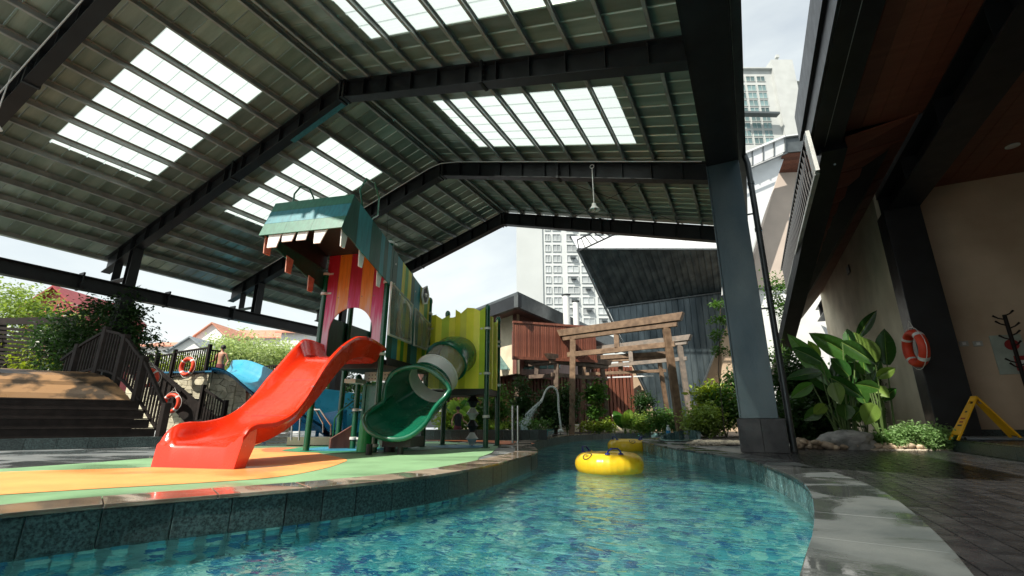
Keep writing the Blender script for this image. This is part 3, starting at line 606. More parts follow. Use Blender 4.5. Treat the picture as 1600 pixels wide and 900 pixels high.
# wall fittings
for i, px in enumerate((1506, 1528)):
    a = P(px, 537, 'y', 12.98); b = empty('switch_plate', (a.x, 12.985, a.z), label=['pale switch plate on the tan wall, nearer the black column', 'pale switch plate on the tan wall, nearer the fire notice'][i], cat='switch', group='switch plates on the tan wall')
    MB().box((-.075, -.02, -.055), (.075, .013, .055)).build('plate', mat('ivory_plastic', (.42, .42, .38), .5), b, bevel=.006); MB().box((-.03, -.028, -.03), (.03, -.021, .03)).build('rocker', white_p, b, bevel=.003)
a = P(1578, 552, 'y', 12.98)
fn = empty('fire_notice', (a.x-.02, 12.985, a.z), label='pale green notice panel with red disc and red call point on the tan wall', cat='notice')
MB().box((-.22, -.015, -.42), (.26, .013, .38)).build('panel', mat('pale_green_board', (.36, .42, .36), .5), fn, bevel=.004)
rdm = mat('notice_red', (.30, .02, .02), .5)
MB().lathe([(.001, 0), (.11, 0), (.11, .02), (.001, .02)], n=20).build('red_disc', rdm, fn).matrix_local = Matrix.Translation((.08, -.017, .17)) @ Matrix.Rotation(R(90), 4, 'X')
MB().box((.05, -.035, -.36), (.25, -.016, -.06)).build('call_point', rdm, fn, bevel=.005); MB().box((.10, -.041, -.26), (.20, -.036, -.15)).build('white_mark', white_p, fn)
MB().box((.12, -.044, -.24), (.18, -.0415, -.225)).build('dark_mark', blackpl, fn)
# coat rack
a = P(1592, 560, 'y', 12.3); top_ = P(1567, 492, 'y', 12.3)
cr_t = empty('coat_rack', (top_.x+.02, 12.3, .195), label='dark wooden coat rack with pegs standing before the tan wall at the right edge', cat='coat rack')
h = top_.z-.195
MB().tube([(0, 0, .05), (0, 0, h)], .032, 10).build('post', wooddk, cr_t, smooth='auto')
for k in range(3): an = k*2.1+.4; MB().tube([(0, 0, .12), (.3*math.cos(an), .3*math.sin(an), .02)], .022, 8).build('foot', wooddk, cr_t)
for k, (zz, an) in enumerate([(h-.02, .3), (h-.10, 3.0), (h-.22, 3.3), (h-.28, 5.9), (h-.42, .2), (h-.5, 3.2), (h-.62, .5), (h-.95, 3.0), (h-1.0, .1), (h-1.05, 3.6)]):
    c_, s_ = math.cos(an), math.sin(an); MB().tube([(0, 0, zz), (.10*c_, .10*s_, zz+.04), (.17*c_, .17*s_, zz+.10)], [.014, .013, .02], 7).build('peg', wooddk, cr_t, smooth='auto')
# wet floor sign (A-board) and metal tubes on the platform
sp_ = Vector((3.60, 11.35, .195)); sg = empty('wet_floor_sign', (sp_.x, sp_.y, .195), R(12), label='yellow folding wet floor sign standing open beside the black column', cat='floor sign')
H_ = Zat(1512, 621, sp_)-.195
yel = mat('sign_yellow', (.80, .42, .01), .45, 0, .08, 5)
def leg(s):
    m = MB(); y0 = s*.46; dn = Vector((0, -y0, H_)).normalized(); nx = Vector((0, H_, y0)).normalized()*.012
    for (xa, xb, f0, f1) in ((-.15, -.10, 0, 1), (.10, .15, 0, 1), (-.098, .098, .12, .84), (-.098, .098, .90, 1.0)):
        def q(x, f): return Vector((x*(1-f*.38), y0*(1-f), H_*f))
        p4 = [q(xa, f0), q(xb, f0), q(xb, f1), q(xa, f1)]; m.hexa([p-nx for p in p4]+[p+nx for p in p4])
    return m
sg.rotation_euler = (0, 0, R(-80))
for s in (1, -1): leg(s).build('board', yel, sg)
MB().tube([(-.08, 0, H_+.005), (.08, 0, H_+.005)], .018, 8).build('hinge', yel, sg)
sgt = mat('sign_red_print', (.35, .03, .01), .5)
for i, (f, w_) in enumerate([(.42, .10), (.50, .13), (.66, .06), (.34, .12)]):
    q0 = Vector((0, -.46*(1-f), H_*f)); MB().bar(q0+Vector((-w_/2, -.016, 0)), q0+Vector((w_/2, -.016, 0)), .003, .030, (0, .46, H_)).build('print_mark', sgt if i < 2 else blackpl, sg)
for i, (pa, pb) in enumerate([((3.35, 11.75), (6.4, 12.3)), ((3.62, 12.1), (6.4, 12.75)), ((3.28, 11.15), (5.6, 11.5))]):
    a = Vector((*pa, .222)); b = Vector((*pb, .222)); d = (b-a)
    t_ = empty('metal_tube', tuple(a), label=['middle pale steel tube lying on the platform behind the wet floor sign', 'pale steel tube lying farthest back on the platform by the tan wall', 'front pale steel tube lying along the platform edge by the sign'][i], cat='tube', group='steel tubes on the platform')
    MB().tube([(0, 0, 0), d], .026, 10).build('tube', mat('pale_steel', (.30, .36, .40), .35, .6, .1, 3), t_, smooth='auto'); MB().tube([-d.normalized()*.01, (0, 0, 0)], .0275, 10).build('end_cap', blackpl, t_)

# ================================================================== life rings
def ring(loc, R0, r0, rz, tilt, label, nose=True):
    t_ = empty('life_ring', loc, rz, label=label, cat='life ring', group='red life rings'); t_.rotation_euler = (tilt, 0, rz)
    rings = []
    n = 40
    MB().loft([[Vector(((R0+r0*.8*math.cos(b))*math.cos(a), r0*math.sin(b), (R0+r0*.8*math.cos(b))*math.sin(a))) for b in [2*math.pi*j/12 for j in range(12)]] for a in [2*math.pi*i/n for i in range(n)]], loop=True).build('ring', ringred, t_, smooth=True)
    for k in range(4):
        a0 = k*math.pi/2+R(45)
        MB().loft([[Vector(((R0+r0*.83*math.cos(b))*math.cos(a), r0*1.04*math.sin(b), (R0+r0*.83*math.cos(b))*math.sin(a))) for b in [2*math.pi*j/12 for j in range(12)]] for a in [a0+R(d) for d in (-6, 0, 6)]]).build('white_band', white_p, t_, smooth='auto')
    pts = []
    for k in range(4):
        for j in range(6):
            a = k*math.pi/2+R(45)+j/6*math.pi/2; rr = R0+r0*.9+.035*math.sin(j/6*math.pi); pts.append((rr*math.cos(a), -.01, rr*math.sin(a)))
    MB().tube(pts, .007, 5, loop=True).build('rope', ropew, t_)
    MB().tube([(-.12, 0, R0+r0*.7), (0, 0, R0+r0+.16), (.12, 0, R0+r0*.7)], .007, 5).build('hanging_cord', ropew, t_)
    return t_
a = P(1420, 547, 'y', 12.25); ring((3.12, 12.0, a.z), .31, .095, R(-80), 0, 'red life ring with white bands hanging on the black clubhouse column')

# ================================================================== inflatable tubes
def tube_float(cx_, cy_, R0, r0, rz, label):
    t_ = empty('swim_tube', (cx_, cy_, WZ), rz, label=label, cat='swim ring', group='yellow inflatable tubes on the water')
    n = 96; rr = []
    for i in range(n):
        a = 2*math.pi*i/n; row = []
        for j in range(20):
            b = 2*math.pi*j/20; wr = 1-.085*(.5+.5*math.cos(a*32))*max(0, -.15+math.cos(b))*max(0, math.cos(b)) - .05*(.5+.5*math.cos(a*32))*max(0, -math.cos(b))
            R_ = R0+r0*1.08*math.cos(b)*wr; row.append(Vector((R_*math.cos(a), R_*math.sin(a), .11+r0*1.0*math.sin(b))))
        rr.append(row)
    MB().loft(rr, loop=True).build('tube', pl_yel, t_, smooth=True)
    for ha in (R(-62), R(170)):
        ca, sa = math.cos(ha), math.sin(ha); tx, ty = -sa, ca
        base = Vector((ca*(R0+r0*.25), sa*(R0+r0*.25), .11+r0*.99)); tt = Vector((tx, ty, 0)); hn = Vector((ca*.5, sa*.5, 1)).normalized()
        h = MB().tube([base-tt*.11, base-tt*.085+hn*.055, base-tt*.05+hn*.085, base+tt*.05+hn*.085, base+tt*.085+hn*.055, base+tt*.11], .014, 8).build('handle', pl_navy, t_, smooth='auto')
        for s in (-1, 1): MB().lathe([(.001, -.01), (.045, -.006), (.03, .014), (.001, .016)], tuple(base+tt*.1*s), 12).build('patch', pl_navy, h, smooth='auto')
    # round printed badge on the shoulder
    for q, (ra, rb_, mt) in enumerate([(.058, .072, blackpl), (.0, .02, blackpl)]):
        an = R(-118); ca, sa = math.cos(an), math.sin(an); b = R(52)
        c_ = Vector((ca*(R0+r0*1.08*math.cos(b)), sa*(R0+r0*1.08*math.cos(b)), .11+r0*1.0*math.sin(b))); nrm = Vector((ca*math.cos(b), sa*math.cos(b), math.sin(b))).normalized(); tx = Vector((-sa, ca, 0)); ty = nrm.cross(tx)
        mm = MB()
        if q == 0:
            A = []; Bq = []
            for k in range(24):
                t0 = 2*math.pi*k/24; e = lambda r_: c_+tx*r_*math.cos(t0)*1.15+ty*r_*math.sin(t0)+nrm*(.004-((r_*math.sin(t0))**2)/(2*r0))
                A.append(e(ra)); Bq.append(e(rb_))
            mm.add(A+Bq, [(k, (k+1) % 24, 24+(k+1) % 24, 24+k) for k in range(24)])
        else:
            for dx in (-.016, .016): mm.bar(c_+tx*(dx-.012)+nrm*.006-ty*.004, c_+tx*dx+nrm*.006+ty*.012, .004, .004); mm.bar(c_+tx*(dx+.012)+nrm*.006-ty*.004, c_+tx*dx+nrm*.006+ty*.012, .004, .004)
            mm.bar(c_-tx*.03+nrm*.006-ty*.014, c_+tx*.03+nrm*.006-ty*.014, .004, .004)
        mm.build('printed_badge', mt, t_)
    MB().lathe([(.001, 0), (.012, 0), (.010, .02), (.001, .022)], (R0*.0-R0*math.cos(.4), R0*math.sin(.4), .11+r0*.99), 8).build('valve', pl_yel, t_)
    return t_
tube_float(-2.12, 7.55, .345, .175, R(0), 'yellow inflatable swim tube with navy handles floating nearest, ringed badge on its side')
tube_float(-3.18, 13.2, .33, .18, R(60), 'yellow inflatable swim tube floating behind the nearer tube beside the kerb')

# ================================================================== play tower
A0 = Vector((-7.2, 6.05, 0)); TA = R(14)
tw = empty('play_tower', tuple(A0), TA, label='green poled play tower with toothed monster head, red slide and green tube slide', cat='play tower')
Z0 = -.012
def pole(u, v, zt, clamps=(), r=.055, z0=Z0):
    o = MB().tube([(u, v, z0), (u, v, zt)], r, 16).build('pole', pole_green, tw, smooth='auto')
    MB().lathe([(r*1.12, zt-.06), (r*1.15, zt), (r*.9, zt+.045), (r*.4, zt+.07), (.001, zt+.075)], (u, v, 0), 14).build('pole_cap', pl_green, o, smooth='auto')
    for z, an in clamps:
        c_ = MB().lathe([(r*1.0, z-.028), (r*1.36, z-.022), (r*1.36, z+.022), (r*1.0, z+.028)], (u, v, 0), 14); ca, sa = math.cos(R(an)), math.sin(R(an))
        c_.bar((u+ca*r, v+sa*r, z), (u+ca*(r+.10), v+sa*(r+.10), z), .04, .035); c_.build('clamp', clampm, o, smooth='auto')
    MB().lathe([(r*1.7, z0), (r*1.7, z0+.012), (r*1.05, z0+.018)], (u, v, 0), 14).build('foot_flange', pole_green, o)
pole(0, 0, 3.3, [(3.3, 0), (2.9, 0)]); pole(1.33, 0, 3.86, [(3.86, 60), (3.45, 60), (3.05, 60), (1.68, 180), (.10, 180)])
pole(1.33, .95, 3.50, [(3.16, 60), (1.45, 180)]); pole(1.40, 1.90, 3.17, [(2.85, -60), (2.5, -20), (2.1, -20)])
pole(.36, .92, 1.35, [(1.28, 0), (.72, 0), (.18, 0)]); pole(0, .95, 3.2); pole(0, 1.9, 3.1)
pole(2.80, 1.85, 2.92, [(2.45, 180), (1.48, 180), (.6, 120)]); pole(2.80, 2.78, 2.85, [(2.3, -90), (2.2, -90), (1.3, -90)]); pole(1.52, 2.75, 3.05)
# floors
def fl_box(a, b, name='deck_floor', m_=blackpl): return MB().box(a, b).build(name, m_, tw, bevel=.008)
fl_box((.0, .0, 1.50), (1.33, 1.9, 1.60)); fl_box((1.43, 1.86, 1.04), (2.80, 2.78, 1.17)); fl_box((.02, -.05, 1.42), (1.3, -.012, 1.66), 'deck_edge')
fl_box((1.41, .03, 1.48), (1.45, 1.88, 1.62), 'deck_edge')
# front facade planks with the arched doorway
def plank(poly, off, name, m_, parent=tw, **k): return MB().prism(poly, off).build(name, m_, parent, **k)
uu = [.02, .275, .53, .785, 1.04, 1.295]
def arch(u):
    t_ = (u-.64)/.46
    return 2.12+.47*math.sqrt(max(0, 1-t_*t_)) if abs(t_) < 1 else 1.66
for i in range(5):
    a, b = uu[i]+.002, uu[i+1]-.002; n = 14
    us = sorted(set([a+(b-a)*k/n for k in range(n+1)]+[q for q in (.18, 1.10) if a < q < b]+[q+e for q in (.18, 1.10) for e in (-.0001, .0001) if a < q+e < b]))
    pts = [(u, 0, 3.80) for u in reversed(us)]+[(u, 0, max(1.66, arch(u))) for u in us]
    # split into strips for clean faces
    mb = MB()
    for u0, u1 in zip(us, us[1:]):
        if u1-u0 < .001: continue
        z0_, z1_ = arch(u0+1e-5), arch(u1-1e-5); mb.hexa([(u0, -.012, z0_), (u1, -.012, z1_), (u1, .012, z1_), (u0, .012, z0_), (u0, -.012, 3.80), (u1, -.012, 3.80), (u1, .012, 3.80), (u0, .012, 3.80)])
    mb.build('facade_plank', [fadered, fadeor][i % 2], tw)
for z_ in (1.8, 2.8, 3.65):
    for u_ in uu[:-1]:
        if z_ == 1.8 and .1 < u_ < 1.0: continue
        MB().lathe([(.001, 0), (.011, 0), (.008, .006), (.001, .008)], (0, 0, 0), 8).build('bolt', chrome, tw).matrix_local = Matrix.Translation((u_+.04, -.012, z_)) @ Matrix.Rotation(R(90), 4, 'X')
MB().box((.0, -.03, 3.80), (1.33, .03, 3.86)).build('facade_rail', white_p, tw)
# things seen through the arch: centre post and rear wall
MB().box((.55, .90, 1.6), (.66, 1.0, 3.3)).build('inner_post', blackpl, tw)
# side boards behind the head and along the passage
def topz(v): return 4.12+(v+1.5)*(-.262)
stripe = [(.02, .20, b_dkgreen), (.20, .42, b_teal), (.42, .56, b_yel), (.56, .70, b_grn), (.70, .86, b_yel), (.86, 1.02, b_dkgreen), (1.02, 1.32, b_teal), (1.32, 1.56, b_yel), (1.56, 1.74, b_grn), (1.74, 1.88, b_yel)]
for a, b, m_ in stripe:
    plank([(1.395, a+.002, 1.62), (1.395, b-.002, 1.62), (1.395, b-.002, topz(b)-.02), (1.395, a+.002, topz(a)-.02)], (.02, 0, 0), 'side_board', m_)
for a, b in ((.02, .95), (.95, 1.88)): MB().box((-.06, a, 1.62), (-.04, b-.005, 2.5)).build('side_board', b_dkgreen, tw)
# head side panels
hs = [-1.5+.0, -1.32, -1.12, -.92, -.72, -.56, -.40, -.27, -.12, .0]
def botz(v): return 3.42+(v+1.75)*(-.26)
hm = [b_dkgreen, b_dkgreen, b_teal, b_teal, b_dkgreen, b_dkgreen, b_teal, b_dkgreen, b_teal, b_dkgreen]
ed = [-1.75, -1.45, -1.3, -1.05, -.86, -.68, -.50, -.36, -.22, -.08, .0]
for s, ux in ((1, 1.40), (0, -.06)):
    for i, (a, b) in enumerate(zip(ed, ed[1:])):
        tz = lambda v: min(topz(v), 3.42+(v+1.75)*(4.12-3.42)/.25) if v < -1.5 else topz(v)
        poly = [(ux, a+.001, botz(a)), (ux, b-.001, botz(b)), (ux, b-.001, topz(b)), (ux, max(a, -1.5)+.001, topz(max(a, -1.5)))]
        if a > -1.5: poly = [(ux, a+.001, botz(a)), (ux, b-.001, botz(b)), (ux, b-.001, topz(b)), (ux, a+.001, topz(a))]
        plank(poly, (.018, 0, 0), 'head_side_board', hm[i] if s else b_dkgreen)
# head front boards
for i, (f0, f1, m_) in enumerate([(0, .34, b_mgreen), (.34, .72, b_cyan), (.72, 1.0, b_mgreen)]):
    q = lambda f: (-1.77+.25*f, 3.42+.70*f)
    (v0, z0_), (v1, z1_) = q(f0+.003), q(f1-.003)
    for ua, ub in ((-.08, .38), (.383, .87), (.873, 1.44)): MB().hexa([(ua, v0, z0_), (ub, v0, z0_), (ub, v0+.018, z0_-.006), (ua, v0+.018, z0_-.006), (ua, v1, z1_), (ub, v1, z1_), (ub, v1+.018, z1_-.006), (ua, v1+.018, z1_-.006)]).build('head_front_board', m_, tw)
MB().prism([(-.04, -1.48, 4.06), (-.04, -1.48, 4.08), (-.04, 0, 3.70), (-.04, 0, 3.68)], (1.43, 0, 0)).build('head_top', blackpl, tw)
MB().prism([(-.04, -1.72, 3.50), (-.04, -1.72, 3.52), (-.04, -.02, 3.90), (-.04, -.02, 3.40)], (.02, 0, 0)).build('head_lining', blackpl, tw)
# teeth
def toothm(pts4, off, m_): MB().prism(pts4, off).build('tooth', m_, tw, bevel=.006)
for a, b, c_, d in ((.085, .335, .26, .08), (.34, .60, .535, .345), (.64, .83, .79, .61), (.93, 1.19, 1.06, .94)):
    toothm([(a, -1.735, 3.475), (b, -1.735, 3.475), (c_, -1.735, 3.20 if a < .2 or a > .9 else 3.28), (d, -1.735, 3.20 if a < .2 or a > .9 else 3.28)], (0, .02, 0), tooth)
for v in (-1.60, -1.05, -.42):
    z = botz(v)
    toothm([(1.375, v-.09, z+.06), (1.375, v+.09, z+.03), (1.375, v+.045, z-.24), (1.375, v-.07, z-.24)], (.02, 0, 0), tooth)
    toothm([(-.035, v-.09, z+.06), (-.035, v+.09, z+.03), (-.035, v+.07, z-.24), (-.035, v-.07, z-.24)], (.02, 0, 0), toothp)
# eye loops
MB().tube([(.05, -1.27, 4.08), (.05, -1.26, 4.42), (.05, -1.13, 4.64), (.05, -.90, 4.72), (.05, -.75, 4.60), (.05, -.72, 3.98)], .016, 8).build('eye_loop', pl_green, tw)
MB().tube([(1.38, -1.13, 4.0), (1.38, -1.29, 4.33), (1.38, -1.13, 4.63), (1.38, -.85, 4.69), (1.38, -.65, 4.49), (1.38, -.64, 4.16), (1.38, -.84, 3.98)], .018, 8).build('eye_loop', pl_green, tw)
hexp = [(1.52, 3.40), (1.34, 3.30), (1.30, 3.12), (1.40, 2.97), (1.56, 3.02), (1.64, 3.22)]
MB().tube([(1.47, v, z) for v, z in hexp], .022, 8, loop=True).build('hexagon_ring', white_p, tw); MB().prism([(1.46, v, z) for v, z in hexp], (.01, 0, 0)).build('hexagon_plate', blackpl, tw)
MB().lathe([(.001, 0), (.05, .005), (.04, .03), (.001, .04)], (0, 0, 0), 12).build('hexagon_boss', white_p, tw).matrix_local = Matrix.Translation((1.47, 1.47, 3.18)) @ Matrix.Rotation(R(90), 4, 'Y')
# bubble windows with white frames
for poly in ([(-.12, 3.01), (.83, 2.80), (.86, 2.01), (-.08, 2.03)], [(.98, 2.76), (1.93, 2.57), (1.65, 2.0), (1.02, 2.0)]):
    f = MB().tube([(1.47, v+.02, z) for v, z in poly], .026, 6, loop=True).build('window_frame', pl_white, tw)
    c_ = Vector((1.5, sum(p[0] for p in poly)/4, sum(p[1] for p in poly)/4)); rgs = []
    for s, h in ((1, 0), (.8, .05), (.5, .09), (.2, .11)): rgs.append([Vector((1.47+h, c_.y+(v+.02-c_.y)*s, c_.z+(z-c_.z)*s)) for v, z in poly])
    MB().loft(rgs).build('bubble_pane', clear, f, smooth=True)
MB().prism([(1.425, .30, 2.08), (1.425, .52, 2.08), (1.425, .40, 2.62), (1.425, .30, 2.5)], (.01, 0, 0)).build('painted_shape', mat('orange_paint', (.5, .25, .08), .6), tw)
# folded lime panels of the rear tower
def folded(p0, p1, nf, zb, tops, amp, mats_):
    p0 = Vector(p0); p1 = Vector(p1); d = (p1-p0)/nf; n_ = Vector((d.y, -d.x, 0)).normalized()
    for i in range(nf):
        a = p0+d*i; b = p0+d*(i+1); ph = i % 4
        oa = n_*(amp if ph in (1, 2) else 0); ob = n_*(amp if ph in (0, 1) else 0)
        a2, b2 = a+oa, b+ob; th = n_*(-.012)
        za, zb2 = tops[i]
        MB().hexa([a2+Vector((0, 0, zb)), b2+Vector((0, 0, zb)), b2+th+Vector((0, 0, zb)), a2+th+Vector((0, 0, zb)), a2+Vector((0, 0, za)), b2+Vector((0, 0, zb2)), b2+th+Vector((0, 0, zb2)), a2+th+Vector((0, 0, za))]).build('folded_panel', mats_[i % len(mats_)], tw)
folded((1.47, 1.87, 0), (2.76, 1.87, 0), 9, 1.17, [(2.81, 2.81), (2.79, 2.70), (2.70, 2.80), (2.74, 2.74), (2.92, 2.82), (2.80, 2.92), (2.93, 2.93), (2.93, 2.86), (2.86, 2.93)], .07, [olive, lime, limeg, lime, lime, olive, lime, lime, limeg])
folded((2.80, 1.95, 0), (2.80, 2.74, 0), 8, 1.17, [(2.75, 2.75), (2.75, 2.62), (2.62, 2.8), (2.8, 2.8), (2.7, 2.6), (2.6, 2.75), (2.8, 2.8), (2.8, 2.8)], .05, [olive, lime, limeg, olive])
folded((1.52, 2.75, 0), (2.76, 2.75, 0), 8, 1.17, [(2.7, 2.8)]*8, .05, [olive, limeg])
# red slide
def prof(v):   # channel section across u at station v: floor z, lip z
    P_ = [(.02, 1.55, 1.90, 1.80), (-.30, 1.60, 1.92, 1.86), (-.55, 1.58, 1.90, 1.88), (-.80, 1.50, 1.78, 1.86), (-1.0, 1.36, 1.58, 1.78), (-1.2, 1.18, 1.36, 1.66), (-1.4, .98, 1.14, 1.50), (-1.6, .79, .90, 1.30), (-1.8, .62, .72, 1.04), (-2.0, .48, .60, .78), (-2.2, .38, .53, .60), (-2.45, .29, .49, .50), (-2.65, .25, .485, .475), (-2.80, .235, .455, .465), (-2.90, .23, .38, .43), (-2.96, .225, .27, .36)]
    return P_
sec = []; sec2 = []
for v, zf, zl_, zr_2 in prof(0):
    # inner surface left lip -> floor -> right lip, with a rolled outer edge
    fl_ = .10 if v > -.6 else 0
    uL, uR = .19-fl_, 1.31+fl_*.6
    inner = [(uL-.035, zl_-.05), (uL-.03, zl_-.005), (uL, zl_+.008), (uL+.035, zl_-.01), (uL+.085, (zl_+zf)/2), (uL+.13, zf+.045), (uL+.21, zf)]
    innr = [(uR-.21, zf), (uR-.13, zf+.045), (uR-.085, (zr_2+zf)/2), (uR-.035, zr_2-.01), (uR, zr_2+.008), (uR+.03, zr_2-.005), (uR+.035, zr_2-.05)]
    outr = [(uR+.0, zr_2-.075), (uR-.05, (zr_2+zf)/2-.04), (uR-.10, zf-.02), (uR-.2, zf-.055)]
    outl = [(uL+.2, zf-.055), (uL+.10, zf-.02), (uL+.05, (zl_+zf)/2-.04), (uL+.0, zl_-.075)]
    sec.append([Vector((u, v+ (0.0), z)) for u, z in inner+innr+outr+outl])
# densify with Catmull-Rom between stations
def dens(sec, k=4):
    out = []
    for i in range(len(sec)-1):
        s0, s1, s2, s3 = sec[max(i-1, 0)], sec[i], sec[i+1], sec[min(i+2, len(sec)-1)]
        for j in range(k):
            t = j/k; out.append([.5*((2*b)+(c-a)*t+(2*a-5*b+4*c-d)*t*t+(3*b-a-3*c+d)*t**3) for a, b, c, d in zip(s0, s1, s2, s3)])
    out.append(sec[-1]); return out
sl = MB().loft(dens(sec)).build('slide', pl_red, tw, smooth='auto')
# exit box of the slide
for k_ in (9, 21, 33):
    ds_ = dens(sec); A_ = ds_[k_]; c_ = sum(A_, Vector())/len(A_); up_ = []
    for a_, b_ in ((ds_[k_], ds_[k_+1]),):
        q0_ = [p+(p-c_).normalized()*.004 for p in a_]; q1_ = [p+(p-sum(b_, Vector())/len(b_)).normalized()*.004 for p in b_]; q1_ = [p.lerp(q, .35) for p, q in zip(q0_, q1_)]
    nI = 14
    MB().loft([[p+Vector((0, 0, .003)) for p in q0_[:nI]], [p+Vector((0, 0, .003)) for p in q1_[:nI]]], closed=False, caps=False).build('joint_strip', mat('worn_red', (.40, .02, .01), .5), sl)
    for e_ in (0, 13): MB().lathe([(.001, 0), (.016, .0), (.012, .010), (.001, .012)], tuple(A_[e_+(1 if e_ == 0 else -1)]), 8).build('bolt', chrome, sl)
n = 14
ex = MB(); e0 = sec[-1][:14]; uL, uR = .155, 1.345
front_top = [Vector((p.x, p.y, p.z)) for p in e0]; bot = [Vector((.17+(p.x-uL)/(uR-uL)*1.14, -3.02, Z0)) for p in e0]
mid = [Vector((a.x, a.y-.03, a.z-.03)) for a in e0]
ex.loft([front_top, mid, bot], closed=False, caps=False)
for s in (0, 1):
    p_ = e0[0] if s == 0 else e0[13]; ub = .17 if s == 0 else 1.31
    side = [sec[-3][0 if s == 0 else 13], sec[-2][0 if s == 0 else 13], p_, Vector((p_.x, p_.y-.03, p_.z-.03)), Vector((ub, -3.02, Z0)), Vector((ub, -2.86, Z0)), Vector((.19 if s == 0 else 1.30, -2.74, .23))]
    ex.prism(side, (.006 if s == 0 else -.006, 0, 0))
ex.build('exit_front', pl_red, sl, smooth='auto')
MB().box((.28, -2.82, Z0), (1.2, -2.72, .2)).build('slide_foot', pl_red, sl)
# green tube slide
def ringpts(c, d, r, n=28, up=Vector((0, 0, 1))):
    d = Vector(d).normalized(); x = d.cross(up).normalized(); y = x.cross(d).normalized(); return [Vector(c)+x*r*math.cos(2*math.pi*k/n)+y*r*math.sin(2*math.pi*k/n) for k in range(n)]
def shell(cs, th=.02, lip=False):
    outr = [ringpts(c, d, r) for c, d, r in cs]; inn = [ringpts(c, d, r-th) for c, d, r in reversed(cs)]
    return MB().loft(outr+inn, loop=True)
TS = [((2.14, 1.88, 1.88), (0, -1, -.1), .42), ((2.13, 1.55, 1.83), (0, -1, -.45), .42), ((2.10, 1.28, 1.68), (-.08, -.9, -.72), .42)]
shell(TS).build('tube_section', pl_green, tw, smooth='auto')
def step(c, d, L_): return tuple(Vector(c)+Vector(d).normalized()*L_)
d1 = (-.12, -.78, -.62); c1 = TS[-1][0]; c2 = step(c1, d1, .46); shell([(c1, d1, .405), (c2, d1, .405)], .012).build('clear_tube_section', clear, tw, smooth='auto')
c3 = step(c2, d1, .34)
shell([(c2, d1, .45), (step(c2, d1, .02), d1, .45), (step(c2, d1, .025), d1, .43), (step(c3, d1, -.03), d1, .43), (step(c3, d1, -.02), d1, .46), (c3, d1, .46)], .02).build('white_tube_section', pl_white, tw, smooth='auto')
shell([(step(c1, d1, -.03), d1, .46), (step(c1, d1, .03), d1, .46)], .04).build('flange', pl_green, tw, smooth='auto')
# scoop: tube that opens towards the exit with a rolled rim
C3 = Vector(c3); rim = []; nrim = 48
T_ = [Vector(unp) for unp in []]
base = ringpts(c3, d1, .44, nrim)
ctl = [(0, (2.63, .13, 1.03)), (40, (2.36, .1, 1.31)), (80, (1.98, .15, 1.45)), (120, (1.55, .12, 1.36)), (150, (1.42, .08, 1.10)), (172, (1.44, .0, .83)), (186, (1.38, -.17, .73)), (208, (1.32, -.37, .56)), (232, (1.50, -.52, .36)), (262, (1.85, -.58, .235)), (290, (2.18, -.5, .26)), (314, (2.38, -.33, .45)), (334, (2.43, -.1, .68)), (348, (2.50, .04, .84)), (360, (2.63, .13, 1.03))]
def rimp(a):
    a %= 360
    for i in range(len(ctl)-1):
        if ctl[i][0] <= a <= ctl[i+1][0]:
            m_ = len(ctl)-1; g = lambda k: (ctl[k % m_][0], Vector(ctl[k % m_][1]))
            p0, p1, p2, p3 = Vector(ctl[(i-1) % m_][1]), Vector(ctl[i][1]), Vector(ctl[i+1][1]), Vector(ctl[(i+2) % m_ if i+2 != m_ else 0][1])
            t = (a-ctl[i][0])/(ctl[i+1][0]-ctl[i][0]); return .5*((2*p1)+(p2-p0)*t+(2*p0-5*p1+4*p2-p3)*t*t+(3*p1-p0-3*p2+p3)*t**3)
rim = [rimp(360*k/nrim) for k in range(nrim)]
# ringpts angle 0 is +x side (right of travel); map so that both run the same way
dd = Vector(d1).normalized(); xx_ = dd.cross(Vector((0, 0, 1))).normalized()
if xx_.x < 0: base = [Vector(c3)+(-xx_)*.44*math.cos(2*math.pi*k/nrim)+(xx_.cross(dd))*.44*math.sin(2*math.pi*k/nrim) for k in range(nrim)]
mids = []
for f, bl_ in ((.33, .06), (.66, .06)):
    mids.append([base[k].lerp(rim[k], f)+((rim[k]-C3)-dd*(rim[k]-C3).dot(dd)).normalized()*bl_*.4+Vector((0, 0, -.05*math.sin(math.pi*f)*(1 if 180 < 360*k/nrim < 360 else 0))) for k in range(nrim)])
outer = [base]+mids+[rim]
inner = []
for r_ in reversed(outer):
    cc = sum(r_, Vector())/nrim; inner.append([p+(cc-p).normalized()*.02 for p in r_])
MB().loft(outer+inner, loop=True).build('tube_exit', pl_green, tw, smooth='auto')
MB().tube(rim, .044, 12, loop=True).build('exit_rim', pl_green, tw, smooth=True)
shell([(step(c3, d1, -.01), d1, .475), (step(c3, d1, .02), d1, .475)], .04).build('flange', pl_green, tw, smooth='auto')
for a, b in (((2.0, -.35, Z0), (2.0, -.35, .25)), ((1.55, -.55, Z0), (1.55, -.55, .15))): MB().tube([a, b], .05, 12).build('slide_leg', blackpl, tw)
MB().box((1.7, -.42, .10), (2.2, .1, .26)).build('slide_bearer', blackpl, tw)
